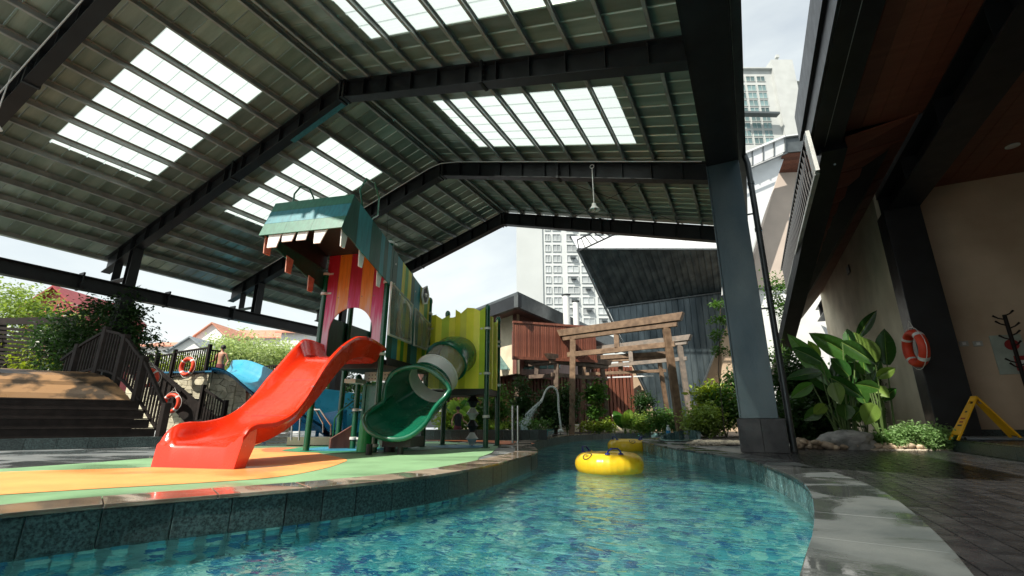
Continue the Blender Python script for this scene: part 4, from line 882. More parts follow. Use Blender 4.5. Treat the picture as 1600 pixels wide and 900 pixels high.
# lower level: green arch panel, perforated beam, stubs, stairs
gp = MB()
n = 16
for k in range(n):
    u0 = .52+(.96-.0)*k/n; u1 = .52+.96*(k+1)/n
    def az(u):
        t_ = (u-1.08)/.36
        return (.62+.42*math.sqrt(max(0, 1-t_*t_)), .62-.42*math.sqrt(max(0, 1-t_*t_))) if abs(t_) < 1 else (.62, .62)
    (h0, l0), (h1, l1) = az(u0), az(u1)
    gp.hexa([(u0, .95, h0), (u1, .95, h1), (u1, .975, h1), (u0, .975, h0), (u0, .95, 1.22), (u1, .95, 1.22), (u1, .975, 1.22), (u0, .975, 1.22)])
    gp.hexa([(u0, .95, .02), (u1, .95, .02), (u1, .975, .02), (u0, .975, .02), (u0, .95, l0), (u1, .95, l1), (u1, .975, l1), (u0, .975, l0)])
gp.build('arch_panel', pl_green, tw)
for (a, b) in (((.48, .93, 1.20), (1.5, .99, 1.25)), ((.46, .93, .0), (.53, .99, 1.25)), ((.46, .93, .0), (1.5, .99, .05))): MB().box(a, b).build('panel_frame', pl_green, tw, bevel=.006)
pf = MB().box((.5, .9, 1.28), (1.36, .92, 1.46)).build('perforated_beam', pl_white, tw)
for k in range(11):
    for j in range(2): MB().lathe([(.001, 0), (.012, 0), (.012, .004), (.001, .004)], (0, 0, 0), 8).build('hole', blackpl, pf).matrix_local = Matrix.Translation((.6+k*.07, .899, 1.33+.07*j)) @ Matrix.Rotation(R(90), 4, 'X')
fl_box((.3, .5, 1.22), (.55, .9, 1.30), 'bracket_beam', pl_white)
MB().lathe([(.155, Z0), (.115, .50), (.09, .62), (.001, .62)], (1.12, .08, 0), 18).build('cone_stub', pl_bgreen, tw, smooth='auto')
MB().lathe([(.10, Z0), (.10, .12), (.11, .13), (.11, .18), (.09, .20), (.001, .20)], (1.55, .15, 0), 16).build('post_stub', blackpl, tw, smooth='auto')
# little steps with a rail behind the tower
for k in range(4): MB().box((.55+.28*k*0, 1.3+.22*k, .22*k), (1.25, 1.55+.22*k, .22*(k+1)-.03)).build('step', slatdk, tw)
for u in (.50, 1.28): MB().tube([(u, 1.2, Z0), (u, 1.2, .62), (u, 1.35, .80), (u, 2.2, 1.6), (u, 2.25, 1.1)], .016, 8).build('hand_rail', pole_green, tw)
MB().tube([(.02, .75, Z0), (.02, .75, .55), (.10, .80, .70), (.3, .9, .9)], .016, 8).build('hand_rail', pole_green, tw)
MB().prism([(.05, .6, .0), (.3, .9, .0), (.3, .9, .42), (.05, .6, .18)], (.03, 0, 0)).build('side_step', slatdk, tw)
# stacked cones under the rear tower
spn = [(Z0, .05, 'w')]
MB().tube([(2.35, 2.35, Z0), (2.35, 2.35, 1.06)], .02, 8).build('spinner_axle', chrome, tw)
zz = .02
for k, m_ in enumerate((pl_white, blackpl, pl_white, blackpl)):
    h_ = .26
    MB().lathe([(.055, zz), (.06, zz+.02), (.10, zz+.10), (.135, zz+h_*.46), (.14, zz+h_*.5), (.12, zz+h_*.55), (.075, zz+h_*.8), (.05, zz+h_-.01), (.001, zz+h_-.005)], (2.35, 2.35, 0), 20).build('spinner_cone', m_, tw, smooth='auto'); zz += h_
# ================================================================== placing on upright planes facing the camera
HF = Vector((math.sin(YAW), math.cos(YAW), 0)); HR = Vector((math.cos(YAW), -math.sin(YAW), 0))
def PH(px, py, d):
    r_ = ray(px, py); return CAM+r_*(d/r_.dot(HF))
def pp(pts, d, th, name, m_, parent=None, **k): return MB().prism([PH(x, y, d) for x, y in reversed(pts)], HF*th).build(name, m_, parent, **k)
def root(name, px, py, d, **k):
    return empty(name, (0, 0, 0), **k)
def vstrips(poly, n, gap, th, name, m_, parent, rib=.03, e=None, up=Vector((0, 0, 1)), org=None, nrm=None, seam=None):
    """cut the convex outline (s, t) into upright strips, each its own panel with a standing seam"""
    s0 = min(p[0] for p in poly); s1 = max(p[0] for p in poly); out = []
    def rng(s):
        zs = []
        for (a, b), (c_, d_) in zip(poly, poly[1:]+poly[:1]):
            if (a-s)*(c_-s) <= 0 and a != c_: zs.append(b+(d_-b)*(s-a)/(c_-a))
        return (min(zs), max(zs)) if len(zs) > 1 else None
    W_ = (s1-s0)/n
    for i in range(n):
        a = s0+i*W_+gap/2; b = s0+(i+1)*W_-gap/2; ra, rb_ = rng(a+1e-4), rng(b-1e-4)
        if not ra or not rb_: continue
        if (ra[1]-ra[0])+(rb_[1]-rb_[0]) < .02: continue
        q = lambda s, t, k: org+e*s+up*t+nrm*k
        m = MB(); m.hexa([q(a, ra[0], 0), q(b, rb_[0], 0), q(b, rb_[1], 0), q(a, ra[1], 0), q(a, ra[0], th), q(b, rb_[0], th), q(b, rb_[1], th), q(a, ra[1], th)])
        if rib: m.hexa([q(b-.02, rb_[0], -rib), q(b, rb_[0], -rib), q(b, rb_[1], -rib), q(b-.02, rb_[1], -rib), q(b-.02, rb_[0], -.001), q(b, rb_[0], -.001), q(b, rb_[1], -.001), q(b-.02, rb_[1], -.001)])
        out.append(m.build(name, m_, parent))
    return out
def st(pts, d):   # picture outline to (s, z) on the plane at distance d
    o = []
    for x, y in pts: p = PH(x, y, d); o.append((p.dot(HR), p.z))
    return o

# ---- rake beam and sloping soffit at the garden end of the clubhouse
J = Vector((1.96, 9.45, 5.50)); Bk = P(1218, 575, 'y', 20.)
dr = (Bk-J)
MB().bar(J+Vector((0, -.1, 0)), J+dr*1.12, .40, .36).build('rake_beam', steel, club)
for k in range(3): MB().tube([J+Vector((.03+.02*k, .25+.12*k, -.25)), J+Vector((.03+.02*k, .2+.12*k, -.29))], .02, 6).build('bolt', galv, club)
for k in range(16):
    f0, f1 = k/16*.70, (k+1)/16*.70-.002; a = J+dr*f0+Vector((.24, 0, .1)); b = J+dr*f1+Vector((.24, 0, .1)); g0 = f0/.70; g1 = f1/.70
    c_ = Vector((3.3, 9.45+13.6*g1, 5.76+.1*g1)); d_ = Vector((3.3, 9.45+13.6*g0, 5.76+.1*g0)); up_ = Vector((0, 0, .03))
    MB().hexa([a, b, c_, d_, a+up_, b+up_, c_+up_, d_+up_]).build('soffit_board', soffit, club)

MB().prism([J+Vector((.1, 0, .28)), J+dr*.75+Vector((.1, 0, .28)), Vector((3.3, 23.4, 6.1)), Vector((3.3, 9.4, 6.0))], (0, 0, .1)).build('roof', steel, club)
# ---- blue-black angular building with standing seam cladding
mb_ = empty('angular_building', (0, 0, 0), label='angular building in blue-black standing seam metal with a leaning upper face and white roof edge', cat='building')
dL = 26.
orgL = HF*dL; pl_ = st([(948, 478), (1150, 452), (1150, 470), (1072, 668), (1036, 668)], dL)
vstrips(pl_, 22, .012, .05, 'cladding_panel', blued, mb_, .05, HR, Vector((0, 0, 1)), orgL, HF)
a = PH(946, 481, dL); b = PH(1152, 453, dL); c_ = PH(1150, 389, dL-3.2); d_ = PH(902, 389, dL-3.2)
n = 24
for i in range(n):
    f0, f1 = i/n+.0008, (i+1)/n-.0008; p0, p1, p2, p3 = a.lerp(b, f0), a.lerp(b, f1), d_.lerp(c_, f1), d_.lerp(c_, f0); o_ = HF*.05
    m = MB(); m.hexa([p0, p1, p2, p3, p0+o_, p1+o_, p2+o_, p3+o_]); s_ = HR*.02; q_ = -HF*.05+Vector((0, 0, -.02)); m.hexa([p1-s_+q_, p1+q_, p2+q_, p2-s_+q_, p1-s_, p1, p2, p2-s_]); m.build('cladding_panel', blued, mb_)
MB().bar(PH(946, 481, dL-.1), PH(1150, 454, dL-.1), .07, .07).build('crease_trim', darkmetal, mb_)
MB().bar(PH(902, 390, dL-3.25), PH(1036, 668, dL-.1), .08, .10).build('edge_trim', darkmetal, mb_); MB().bar(PH(1150, 466, dL-.1), PH(1072, 668, dL-.1), .09, .09).build('edge_trim', darkmetal, mb_)
MB().bar(PH(902, 389, dL-3.3), PH(1150, 390, dL-3.3), .07, .07).build('edge_trim', darkmetal, mb_)
for i in range(n):
    f0, f1 = i/n+.001, (i+1)/n-.001; lo_ = lambda f: d_.lerp(c_, f)+Vector((0, 0, .05)); hi_ = lambda f: lo_(f)+Vector((0, 0, 1.6))+HF*2.2
    p0, p1, p2, p3 = lo_(f0), lo_(f1), hi_(f1), hi_(f0); o_ = HF*.05
    m = MB().hexa([p0, p1, p2, p3, p0+o_, p1+o_, p2+o_, p3+o_]); q_ = -HF*.04; s_ = HR*.02; m.hexa([p1-s_+q_, p1+q_, p2+q_, p2-s_+q_, p1-s_, p1, p2, p2-s_]); m.build('white_roof_panel', whmetal, mb_)
MB().bar(PH(902, 375, dL-3.3), PH(940, 356, dL-5), .06, .06).build('roof_rail', steel, mb_); MB().bar(PH(905, 392, dL-3.4), PH(965, 364, dL-5), .06, .06).build('roof_rail', steel, mb_)
for k in range(6):
    f = k/6; p = PH(902, 375, dL-3.3).lerp(PH(940, 356, dL-5), f); q = PH(905, 392, dL-3.4).lerp(PH(965, 364, dL-5), f); MB().bar(p, q, .04, .04).build('roof_post', steel, mb_)
pp([(985, 560), (1032, 560), (1200, 470), (1225, 470), (1225, 680), (985, 680)], dL+.6, .3, 'wall', tan, mb_)
pp([(1128, 440), (1225, 440), (1225, 680), (1128, 680)], dL+.3, .25, 'wall', tan, mb_)
# second wing seen between the column and the clubhouse eaves
ab = empty('white_wing', (0, 0, 0), label='wing with white metal edge, red soffit and pale tan wall seen beside the drainpipe', cat='building')
d2 = 21.
pp([(1140, 262), (1228, 239), (1150, 460), (1130, 460)], d2, .2, 'cladding_panel', whmetal, ab)
for i in range(5):
    x0 = 1142+17*i; y0 = lambda x: 247-(x-1142)*.42; pp([(x0+.5, y0(x0)), (x0+16.5, y0(x0+17)), (x0+16.5, y0(x0+17)+25), (x0+.5, y0(x0)+26)], d2-.5, .08, 'parapet_panel', whmetal, ab)
    pp([(x0+16.6, y0(x0+17)), (x0+17.6, y0(x0+17)), (x0+17.6, y0(x0+17)+25), (x0+16.6, y0(x0+17)+25)], d2-.56, .1, 'parapet_post', darkmetal, ab)
MB().bar(PH(1140, 249, d2-.6), PH(1226, 213, d2-.6), .10, .10).build('coping_rail', whmetal, ab); MB().bar(PH(1140, 277, d2-.6), PH(1230, 239, d2-.6), .07, .05).build('coping_rail', darkmetal, ab)
pp([(1226, 214), (1275, 208), (1275, 234), (1229, 238)], d2-.4, .3, 'parapet_panel', darkmetal, ab); MB().bar(PH(1222, 214, d2-.5), PH(1275, 207, d2-.5), .12, .08).build('coping_rail', whmetal, ab)
a0, b0 = PH(1222, 242, d2-.3), PH(1275, 236, d2-.3); a1, b1 = PH(1217, 270, d2+1.0), PH(1275, 268, d2+1.0)
for i in range(6):
    p0, p1, p2, p3 = a0.lerp(a1, i/6+.004), b0.lerp(b1, i/6+.004), b0.lerp(b1, (i+1)/6), a0.lerp(a1, (i+1)/6); u_ = Vector((0, 0, .05)); MB().hexa([p0, p1, p2, p3, p0+u_, p1+u_, p2+u_, p3+u_]).build('soffit_board', slatred, ab)
pp([(1217, 269), (1290, 267), (1290, 436), (1180, 452), (1180, 395)], d2+1.0, .3, 'wall', mat('pink_tan_render', (.50, .42, .36), .8, 0, .06, 1.2, .15, 20), ab)
pp([(1175, 454), (1290, 438), (1300, 660), (1175, 660)], d2+1.1, .3, 'wall', whiter, ab)
MB().bar(PH(1178, 452, d2+.9), PH(1290, 436, d2+.9), .05, .06).build('string_course', darkmetal, ab)

# ---- building with flat eaves behind the tower
lb = empty('eaves_building', (0, 0, 0), label='low building with dark flat eaves, cream wall and red slatted balcony behind the play tower', cat='building')
Cn = PH(809, 458, 19.); zt = Cn.z; dA = Vector((-.87, .49, 0)).normalized(); dB = Vector((.06, 1, 0)).normalized()
def seg(p, q, z0, z1, th, name, m_):
    p = Vector(p); q = Vector(q); d = (q-p).normalized(); n_ = Vector((-d.y, d.x, 0))*th; 
    return MB().hexa([(p.x, p.y, z0), (q.x, q.y, z0), (q.x+n_.x, q.y+n_.y, z0), (p.x+n_.x, p.y+n_.y, z0), (p.x, p.y, z1), (q.x, q.y, z1), (q.x+n_.x, q.y+n_.y, z1), (p.x+n_.x, p.y+n_.y, z1)]).build(name, m_, lb)
Ca = Vector((Cn.x, Cn.y, 0)); seg(Ca+dA*14, Ca, zt-.60, zt-.06, .2, 'fascia', steel); seg(Ca+Vector((.01, 0, 0)), Ca+dB*16, zt-.62, zt-.06, .2, 'fascia', darkmetal)
MB().prism([Ca+Vector((0, 0, zt-.05)), Ca+dB*16+Vector((0, 0, zt-.05)), Ca+dB*16+dA*8+Vector((0, 0, zt-.05)), Ca+dA*14+Vector((0, 0, zt-.05))], (0, 0, .12)).build('roof', darkmetal, lb)
for i in range(7):
    o_ = (dA+dB)*(.14+.17*i); o2 = (dA+dB)*(.14+.17*(i+1)-.01); z = zt-.55+.02*i
    A_, B_ = Ca+o_, Ca+o2; V_ = lambda p: Vector((p.x, p.y, z))
    MB().prism([V_(A_+dA*(13-i*.2)), V_(B_+dA*(13-i*.2)), V_(B_), V_(A_)], (0, 0, .02)).build('soffit_board', slatdk, lb); MB().prism([V_(A_), V_(B_), V_(B_+dB*15), V_(A_+dB*15)], (0, 0, .02)).build('soffit_board', slatdk, lb)
W0 = Ca+(dA+dB)*1.25
seg(W0+dA*1.6, W0, 2.6, zt-.4, .2, 'wall', cream); seg(W0+dA*12, W0+dA*1.62, 2.6, zt-.4, .2, 'wall', slatdk)
seg(W0+Vector((.02, 0, 0)), W0+dB*12, 2.6, zt-.4, .2, 'wall', slatdk)
# slatted balcony
sA, sB = PH(801, 503, 19.4), PH(930, 511, 20.6); zb = Zat(803, 559, sA); N = 46; zt2 = sA.z
for i in range(N):
    p = sA.lerp(sB, (i+.5)/N); dd_ = (sB-sA).normalized(); h_ = random.uniform(-.02, .02); MB().box((-.033, -.025, 0), (.033, .025, zt2-zb-.08)).build('balcony_slat', slatred, lb).matrix_local = Matrix.Translation((p.x, p.y, zb+.04+h_)) @ Matrix.Rotation(math.atan2(dd_.y, dd_.x)+random.uniform(-.2, .2), 4, 'Z')
MB().bar((sA.x, sA.y, zt2), (sB.x, sB.y, zt2), .12, .09).build('balcony_rail', slatred, lb); MB().bar((sA.x, sA.y, zb), (sB.x, sB.y, zb), .14, .12).build('balcony_rail', slatred, lb)
seg(Vector((sA.x, sA.y, 0))+HF*.5, Vector((sB.x, sB.y, 0))+HF*.5, zb, zt2-.3, .1, 'balcony_wall', slatdk)
# glass awning below
p0, p1 = PH(772, 578, 21.4), PH(876, 576, 22.0); q0, q1 = PH(776, 556, 22.2), PH(876, 560, 22.8)
for i in range(5):
    a_, b_ = p0.lerp(p1, i/5+.005), p0.lerp(p1, (i+1)/5-.005); c2_, d2_ = q0.lerp(q1, (i+1)/5-.005), q0.lerp(q1, i/5+.005); u_ = Vector((0, 0, .03)); MB().hexa([a_, b_, c2_, d2_, a_+u_, b_+u_, c2_+u_, d2_+u_]).build('awning_pane', mat('green_glass', (.10, .18, .17), .15) if i == 0 else bpy.data.materials['green_glass'], lb)
# chimneys
for px, y0, y1, r_, lab in ((886, 460, 512, .17, 'taller white flue pipe with dark cap above the slatted balcony'), (901, 470, 512, .15, 'shorter white flue pipe right of the taller one above the balcony')):
    a_ = PH(px, y1, 22.); z1 = Zat(px, y0, a_)
    f_ = empty('flue_pipe', tuple(a_), label=lab, cat='flue', group='white flue pipes'); h_ = z1-a_.z
    MB().lathe([(r_, 0), (r_, h_-.08), (.001, h_-.08)], n=16).build('pipe', whiter, f_, smooth='auto'); MB().lathe([(r_*.7, h_-.08), (r_*1.35, h_-.04), (r_*1.35, h_-.01), (.001, h_+.04)], n=16).build('cap', darkmetal, f_, smooth='auto')
# red-brown slat screen wall along the garden
sw = empty('slat_wall', (0, 0, 0), label='long red-brown vertical slat screen wall behind the garden shrubs', cat='wall')
def slatwall(pa, pb, d0, d1, ytop, N, m_, zb_=.35):
    a_, b_ = PH(pa, 600, d0), PH(pb, 600, d1); z1 = Zat(pa, ytop, a_); dd_ = Vector((b_.x-a_.x, b_.y-a_.y, 0)); L_ = dd_.length; w_ = L_/N; ang = math.atan2(dd_.y, dd_.x)
    me = MB().box((-w_*.33, -.035, 0), (w_*.33, .035, z1-zb_)).mesh('slat', m_)
    for i in range(N): p = a_.lerp(b_, (i+.5)/N); inst('slat', me, sw, (p.x, p.y, zb_), (0, 0, ang))
    n_ = Vector((-dd_.y, dd_.x, 0)).normalized()
    MB().hexa([Vector((a_.x, a_.y, zb_))+n_*.12, Vector((b_.x, b_.y, zb_))+n_*.12, Vector((b_.x, b_.y, zb_))+n_*.2, Vector((a_.x, a_.y, zb_))+n_*.2, Vector((a_.x, a_.y, z1))+n_*.12, Vector((b_.x, b_.y, z1))+n_*.12, Vector((b_.x, b_.y, z1))+n_*.2, Vector((a_.x, a_.y, z1))+n_*.2]).build('backing', slatdk, sw)
    MB().hexa([Vector((a_.x, a_.y, -.02))-n_*.1, Vector((b_.x, b_.y, -.02))-n_*.1, Vector((b_.x, b_.y, -.02))+n_*.2, Vector((a_.x, a_.y, -.02))+n_*.2, Vector((a_.x, a_.y, zb_-.01))-n_*.1, Vector((b_.x, b_.y, zb_-.01))-n_*.1, Vector((b_.x, b_.y, zb_-.01))+n_*.2, Vector((a_.x, a_.y, zb_-.01))+n_*.2]).build('plinth', cream, sw)
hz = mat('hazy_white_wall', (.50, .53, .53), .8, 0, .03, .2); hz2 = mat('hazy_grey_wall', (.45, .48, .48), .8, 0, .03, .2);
slatwall(690, 930, 22.5, 25.2, 578, 44, slatdk)
for k in range(6):
    x0 = 560+23*k; pp([(x0, 596), (x0+22.8, 596), (x0+22.8, 668), (x0, 668)], 22., .2, 'grey_wall_panel', hz2, sw)
slatwall(927, 990, 25.1, 25.8, 571, 11, slatred)

# ---- far towers
def tower(name, label, rects, d, th, m_=None): pass
TA_ = empty('apartment_tower', (0, 0, 0), label='hazy white apartment tower with rows of windows behind the flue pipes', cat='tower')
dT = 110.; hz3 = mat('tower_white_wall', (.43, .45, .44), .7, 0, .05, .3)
def tbox(x0, x1, yt, d, th, m_, par, name='wall', zb_=0):
    a_, b_ = PH(x0, yt, d), PH(x1, yt, d); z1 = a_.z; s0_, s1_ = a_.dot(HR), b_.dot(HR)
    f = lambda s, k, z: HR*s+HF*(d+k)+Vector((0, 0, z)); return MB().hexa([f(s0_, 0, zb_), f(s1_, 0, zb_), f(s1_, th, zb_), f(s0_, th, zb_), f(s0_, 0, z1), f(s1_, 0, z1), f(s1_, th, z1), f(s0_, th, z1)]).build(name, m_, par)
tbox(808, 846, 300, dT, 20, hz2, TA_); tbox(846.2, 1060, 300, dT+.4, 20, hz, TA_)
def wgrid(cols, rows, d, par, wmat, frame, proud=.0, ac=False):
    for (x0, x1) in cols:
        for (y0, y1) in rows:
            # stay upright: the plane is upright, so shift x with the lean of the verticals
            yr = rows[len(rows)//2][0]; k = lambda x, y: x+(x-800)/2650*(-(y-yr))*-1
            a_ = PH(k(x0, y1), y1, d); b_ = PH(k(x1, y0), y0, d); c_ = (a_+b_)/2; W2 = abs((b_-a_).dot(HR))/2; H2 = abs(b_.z-a_.z)/2
            f = MB(); rot = math.atan2(HR.y, HR.x)
            M_ = Matrix.Translation((c_.x, c_.y, c_.z)) @ Matrix.Rotation(rot, 4, 'Z')
            f.box((-W2, .0, -H2), (-W2+.12, .28, H2)).box((W2-.12, .0, -H2), (W2, .28, H2)).box((-W2+.121, .0, H2-.12), (W2-.121, .28, H2)).box((-W2+.121, .0, -H2), (W2-.121, .28, -H2+.12)).box((-.04, .0, -H2+.121), (.04, .26, H2-.121))
            fo = f.build('window', frame, par); fo.matrix_local = M_
            MB().box((-W2+.121, .18, -H2+.121), (W2-.121, .24, H2-.121)).build('pane', wmat, fo)
            if ac and random.random() < ac: MB().box((-W2*.4, -.9, -H2*.1), (W2*.5, -.02, H2*.55)).build('air_unit', darkmetal, fo)
rowsA = [(349+16.4*i, 360+16.4*i) for i in range(-1, 10)]
wgrid([(852, 861), (864, 877)], rowsA, dT+.15, TA_, winglass2, hz); wgrid([(886, 904), (908, 926), (931, 947)], rowsA, dT+.15, TA_, winglass2, hz, ac=.7); wgrid([(952, 968)], rowsA, dT+.15, TA_, winglass2, hz, ac=.4)
TB_ = empty('apartment_tower', (0, 0, 0), label='tall white balcony tower against blue sky, top right beyond the drainpipe', cat='tower')
dU = 150.
tbox(1120, 1214, 108, dU, 25, hz3, TB_); tbox(1205, 1238, 93, dU-1.5, 12, hz3, TB_); tbox(1236, 1262, 130, dU+.5, 20, hz3, TB_); tbox(1262, 1276, 150, dU+1, 20, hz3, TB_)
tbox(1118, 1214, 105, dU-1.2, 3, hz3, TB_, 'roof_slab', zb_=PH(1150, 110, dU).z); tbox(1236, 1258, 126, dU-1.5, 5, hz3, TB_, 'roof_slab', zb_=PH(1250, 131, dU).z); tbox(1258, 1268, 140, dU-1.5, 5, hz3, TB_, 'roof_slab', zb_=PH(1262, 145, dU).z)
rowsB = [(133+11.8*i, 141+11.8*i) for i in range(0, 8)]
wgrid([(1140, 1152), (1155, 1169), (1172, 1186), (1189, 1202)], [(119, 127)]+[(a_-.6, b_+.9) for a_, b_ in rowsB], dU-.25, TB_, winglass, hz3); 
wgrid([(1242, 1252), (1258, 1268)], [(136, 143)]+rowsB[1:], dU+.25, TB_, winglass, hz3)
for yy_ in (177,): a_, b_ = PH(1160, yy_+1, dU-3), PH(1216, yy_+2, dU-3); MB().bar(a_, b_, 2.4, .8).build('dark_balcony', darkmetal, TB_)
MB().bar(PH(1214, 91, dU-1), PH(1214, 87, dU-1), 1.2, 1.2).build('roof_plant', hz3, TB_)

# ================================================================== torii gates
def torii(bR, tR, tL, d, pw, label, m_, over=(28, 22), tie=.16, lean=True, ov_up=.0, baseL=None, skw=0, sgn=1):
    Rb = PH(bR[0], bR[1], d); Rb.z = 0; Z = Zat(tR[0], tR[1], Rb); Rt = PH(tR[0], tR[1], (Rb.dot(HF))); Rt = Vector((Rt.x, Rt.y, Z))
    Lt = P(tL[0], tL[1], 'z', Z); Lb = P(*(baseL or (tL[0], 678)), 'z', 0); r_ = ray(baseL[0], 640) if baseL else ray(tL[0], 640); k_ = Vector((Lt.x, Lt.y)).length/Vector((r_.x, r_.y)).length; Lb = Vector((r_.x*k_, r_.y*k_, 0))
    t_ = empty('timber_gate', tuple((Rb+Lb)/2), label=label, cat='gate', group='timber torii style gates along the channel'); O = t_.location.copy()
    B = lambda p, q, w_, h_, nm: MB().bar(Vector(p)-O, Vector(q)-O, w_, h_).build(nm, m_, t_, bevel=.008)
    B(Rb, Rt, pw, pw, 'post'); B(Lb, Lt, pw, pw, 'post')
    ax = (Rt-Lt); ax.z = 0; Ln = ax.length; ax.normalize()
    up = Vector((0, 0, 1)); n_ = Vector((-ax.y, ax.x, 0))
    def beam(z0, z1, e0, e1, wd, nm, bev_=0):
        a_, b_ = Lt-ax*e0, Rt+ax*e1; p = [a_+ax*bev_+up*z0, b_-ax*bev_+up*z0, b_+up*z1, a_+up*z1]
        MB().prism([x-n_*wd/2-O for x in p], n_*wd).build(nm, m_, t_, bevel=.008)
    sc_ = pw/.2
    beam(.01, .17*sc_, .42*sc_, .38*sc_, .16, 'lower_lintel', .04); beam(.175*sc_, .42*sc_, .62*sc_, .60*sc_, .26, 'top_lintel', .14)
    f = .12; La, Ra = Lt.lerp(Lb, tie), Rt.lerp(Rb, tie); a_, b_ = La-ax*.26, Ra+ax*.24
    MB().bar(a_-O, b_-O, .09, .17*sc_).build('tie_beam', m_, t_, bevel=.006)
    m1, m2 = (Lt+Rt)/2, (La+Ra)/2; MB().bar(m2+up*.09-O, m1-O, .11, .20, (1, 0, 0)).build('king_post', m_, t_, bevel=.006)
    return t_, O, La, Ra
torii((1064, 680), (1041, 513), (895, 531), 17.0, .24, 'nearest and largest light timber gate standing across the water channel', woodt, baseL=(892, 679))
torii((1082, 677), (1062, 540), (919, 556), 20.5, .20, 'weathered grey timber gate directly behind the largest gate', woodg, baseL=(919, 677))
T3, O3, La3, Ra3 = torii((1048, 674), (1030, 562), (913, 568), 22.0, .17, 'reddish timber gate with pale lamp strips under its lintel, third along the channel', woodt, baseL=(906, 675))
for k in range(3):
    a_ = La3.lerp(Ra3, .12+.27*k)-O3; b_ = La3.lerp(Ra3, .36+.27*k)-O3; MB().bar(a_+Vector((0, 0, -.22)), b_+Vector((0, 0, -.22)), .16, .06).build('lamp_strip', whmetal, T3)  # lamp strips below the tie beam, built as plain unlit bars
torii((866, 674), (870, 570), (810, 574), 21.0, .20, 'dark weathered timber gate farthest left near the water jet', woodd, baseL=(803, 676))
torii((951, 673), (941, 576), (869, 569), 21.8, .20, 'mid brown timber gate left of the largest gate behind the water jet', woodd, baseL=(867, 674))

# ================================================================== foliage
def leaves(mb, c, rad, n, size, shell_=.5, flat=.6):
    c = Vector(c); rx_, ry_, rz_ = rad
    # a few hundred clumps make lights and gaps
    cl = []
    for _ in range(max(4, n//38)):
        v = Vector((random.gauss(0, 1), random.gauss(0, 1), random.gauss(0, 1))).normalized()*(random.random()**shell_); cl.append(Vector((v.x*rx_, v.y*ry_, v.z*rz_)))
    for i in range(n):
        k = random.choice(cl); s_ = min(rad)*.24+size*.6
        p = c+k+Vector((random.gauss(0, s_), random.gauss(0, s_), random.gauss(0, s_*.7)))
        d = Vector((random.gauss(0, 1), random.gauss(0, 1), random.gauss(0, flat))).normalized(); u = d.cross(Vector((random.gauss(0, .5), random.gauss(0, .5), 1))).normalized(); L_ = size*random.uniform(.6, 1.3); w_ = L_*.28
        up_ = u.cross(d)*L_*.12
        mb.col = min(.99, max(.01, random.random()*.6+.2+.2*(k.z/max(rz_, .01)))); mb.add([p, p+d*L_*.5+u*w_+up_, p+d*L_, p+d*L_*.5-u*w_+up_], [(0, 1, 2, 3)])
def plant(name, loc, blobs, size, m_, label, cat, trunk=None, group=None):
    t_ = empty(name, tuple(loc), label=label, cat=cat, group=group); loc = Vector(loc)
    mb = MB()
    for c_, r_, n in blobs: leaves(mb, c_, r_, n, size)
    mb.build('crown' if trunk else 'foliage', m_, t_)
    if trunk:
        r_, h_ = trunk; bx = MB(); base = Vector((0, 0, -loc.z if loc.z > 0 else 0)); 
        bx.tube([base, base.lerp(Vector((0, 0, h_)), .5)+Vector((.05, .02, 0)), Vector((.02, 0, h_))], [r_*1.3, r_, r_*.7], 8)
        bx.build('trunk', bark, t_, smooth='auto')
        lb_ = MB()
        for c_, rr_, n in blobs: lb_.tube([Vector((.02, 0, h_*.75)), Vector(c_)*.5+Vector((0, 0, h_*.45)), Vector(c_)], [r_*.5, r_*.35, r_*.1], 6)
        lb_.build('limb', bark, t_)
    else:
        bx = MB()
        for c_, rr_, n in blobs[:4]:
            for k in range(4): bx.tube([Vector((c_[0]*.7, c_[1]*.7, -.02)), Vector(c_)+Vector((random.uniform(-1, 1)*rr_[0]*.5, random.uniform(-1, 1)*rr_[1]*.5, rr_[2]*.3))], [.014, .005], 5)
        bx.build('stem', stemm, t_)
    return t_
def gp_(px, d, z=0): p = PH(px, 640, d); return Vector((p.x, p.y, z))
def ctr(px, py, d, base): return PH(px, py, d)-base
# dark creeper tree round the left column
b = gp_(205, 12.3)
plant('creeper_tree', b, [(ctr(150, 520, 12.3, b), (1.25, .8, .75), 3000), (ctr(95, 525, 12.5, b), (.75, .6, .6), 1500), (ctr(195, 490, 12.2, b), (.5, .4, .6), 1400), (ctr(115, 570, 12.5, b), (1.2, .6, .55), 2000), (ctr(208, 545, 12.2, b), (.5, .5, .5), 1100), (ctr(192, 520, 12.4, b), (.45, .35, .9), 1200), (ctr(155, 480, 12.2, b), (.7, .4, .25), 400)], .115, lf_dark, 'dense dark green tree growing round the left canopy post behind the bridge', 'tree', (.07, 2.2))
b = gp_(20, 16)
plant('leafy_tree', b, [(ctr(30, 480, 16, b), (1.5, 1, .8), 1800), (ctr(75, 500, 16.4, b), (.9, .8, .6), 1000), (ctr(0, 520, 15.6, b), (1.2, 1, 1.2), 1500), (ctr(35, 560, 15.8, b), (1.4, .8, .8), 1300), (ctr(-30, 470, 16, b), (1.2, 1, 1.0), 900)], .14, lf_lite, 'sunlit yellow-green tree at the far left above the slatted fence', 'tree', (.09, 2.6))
b = gp_(70, 13.2); plant('leafy_shrub', b, [(ctr(40, 575, 13.2, b), (1.2, .6, .5), 1200), (ctr(85, 590, 13, b), (.8, .5, .5), 800), (ctr(5, 560, 13.2, b), (.6, .5, .8), 700)], .12, lf_yel, 'sunlit shrub in front of the slatted fence behind the bridge', 'shrub')
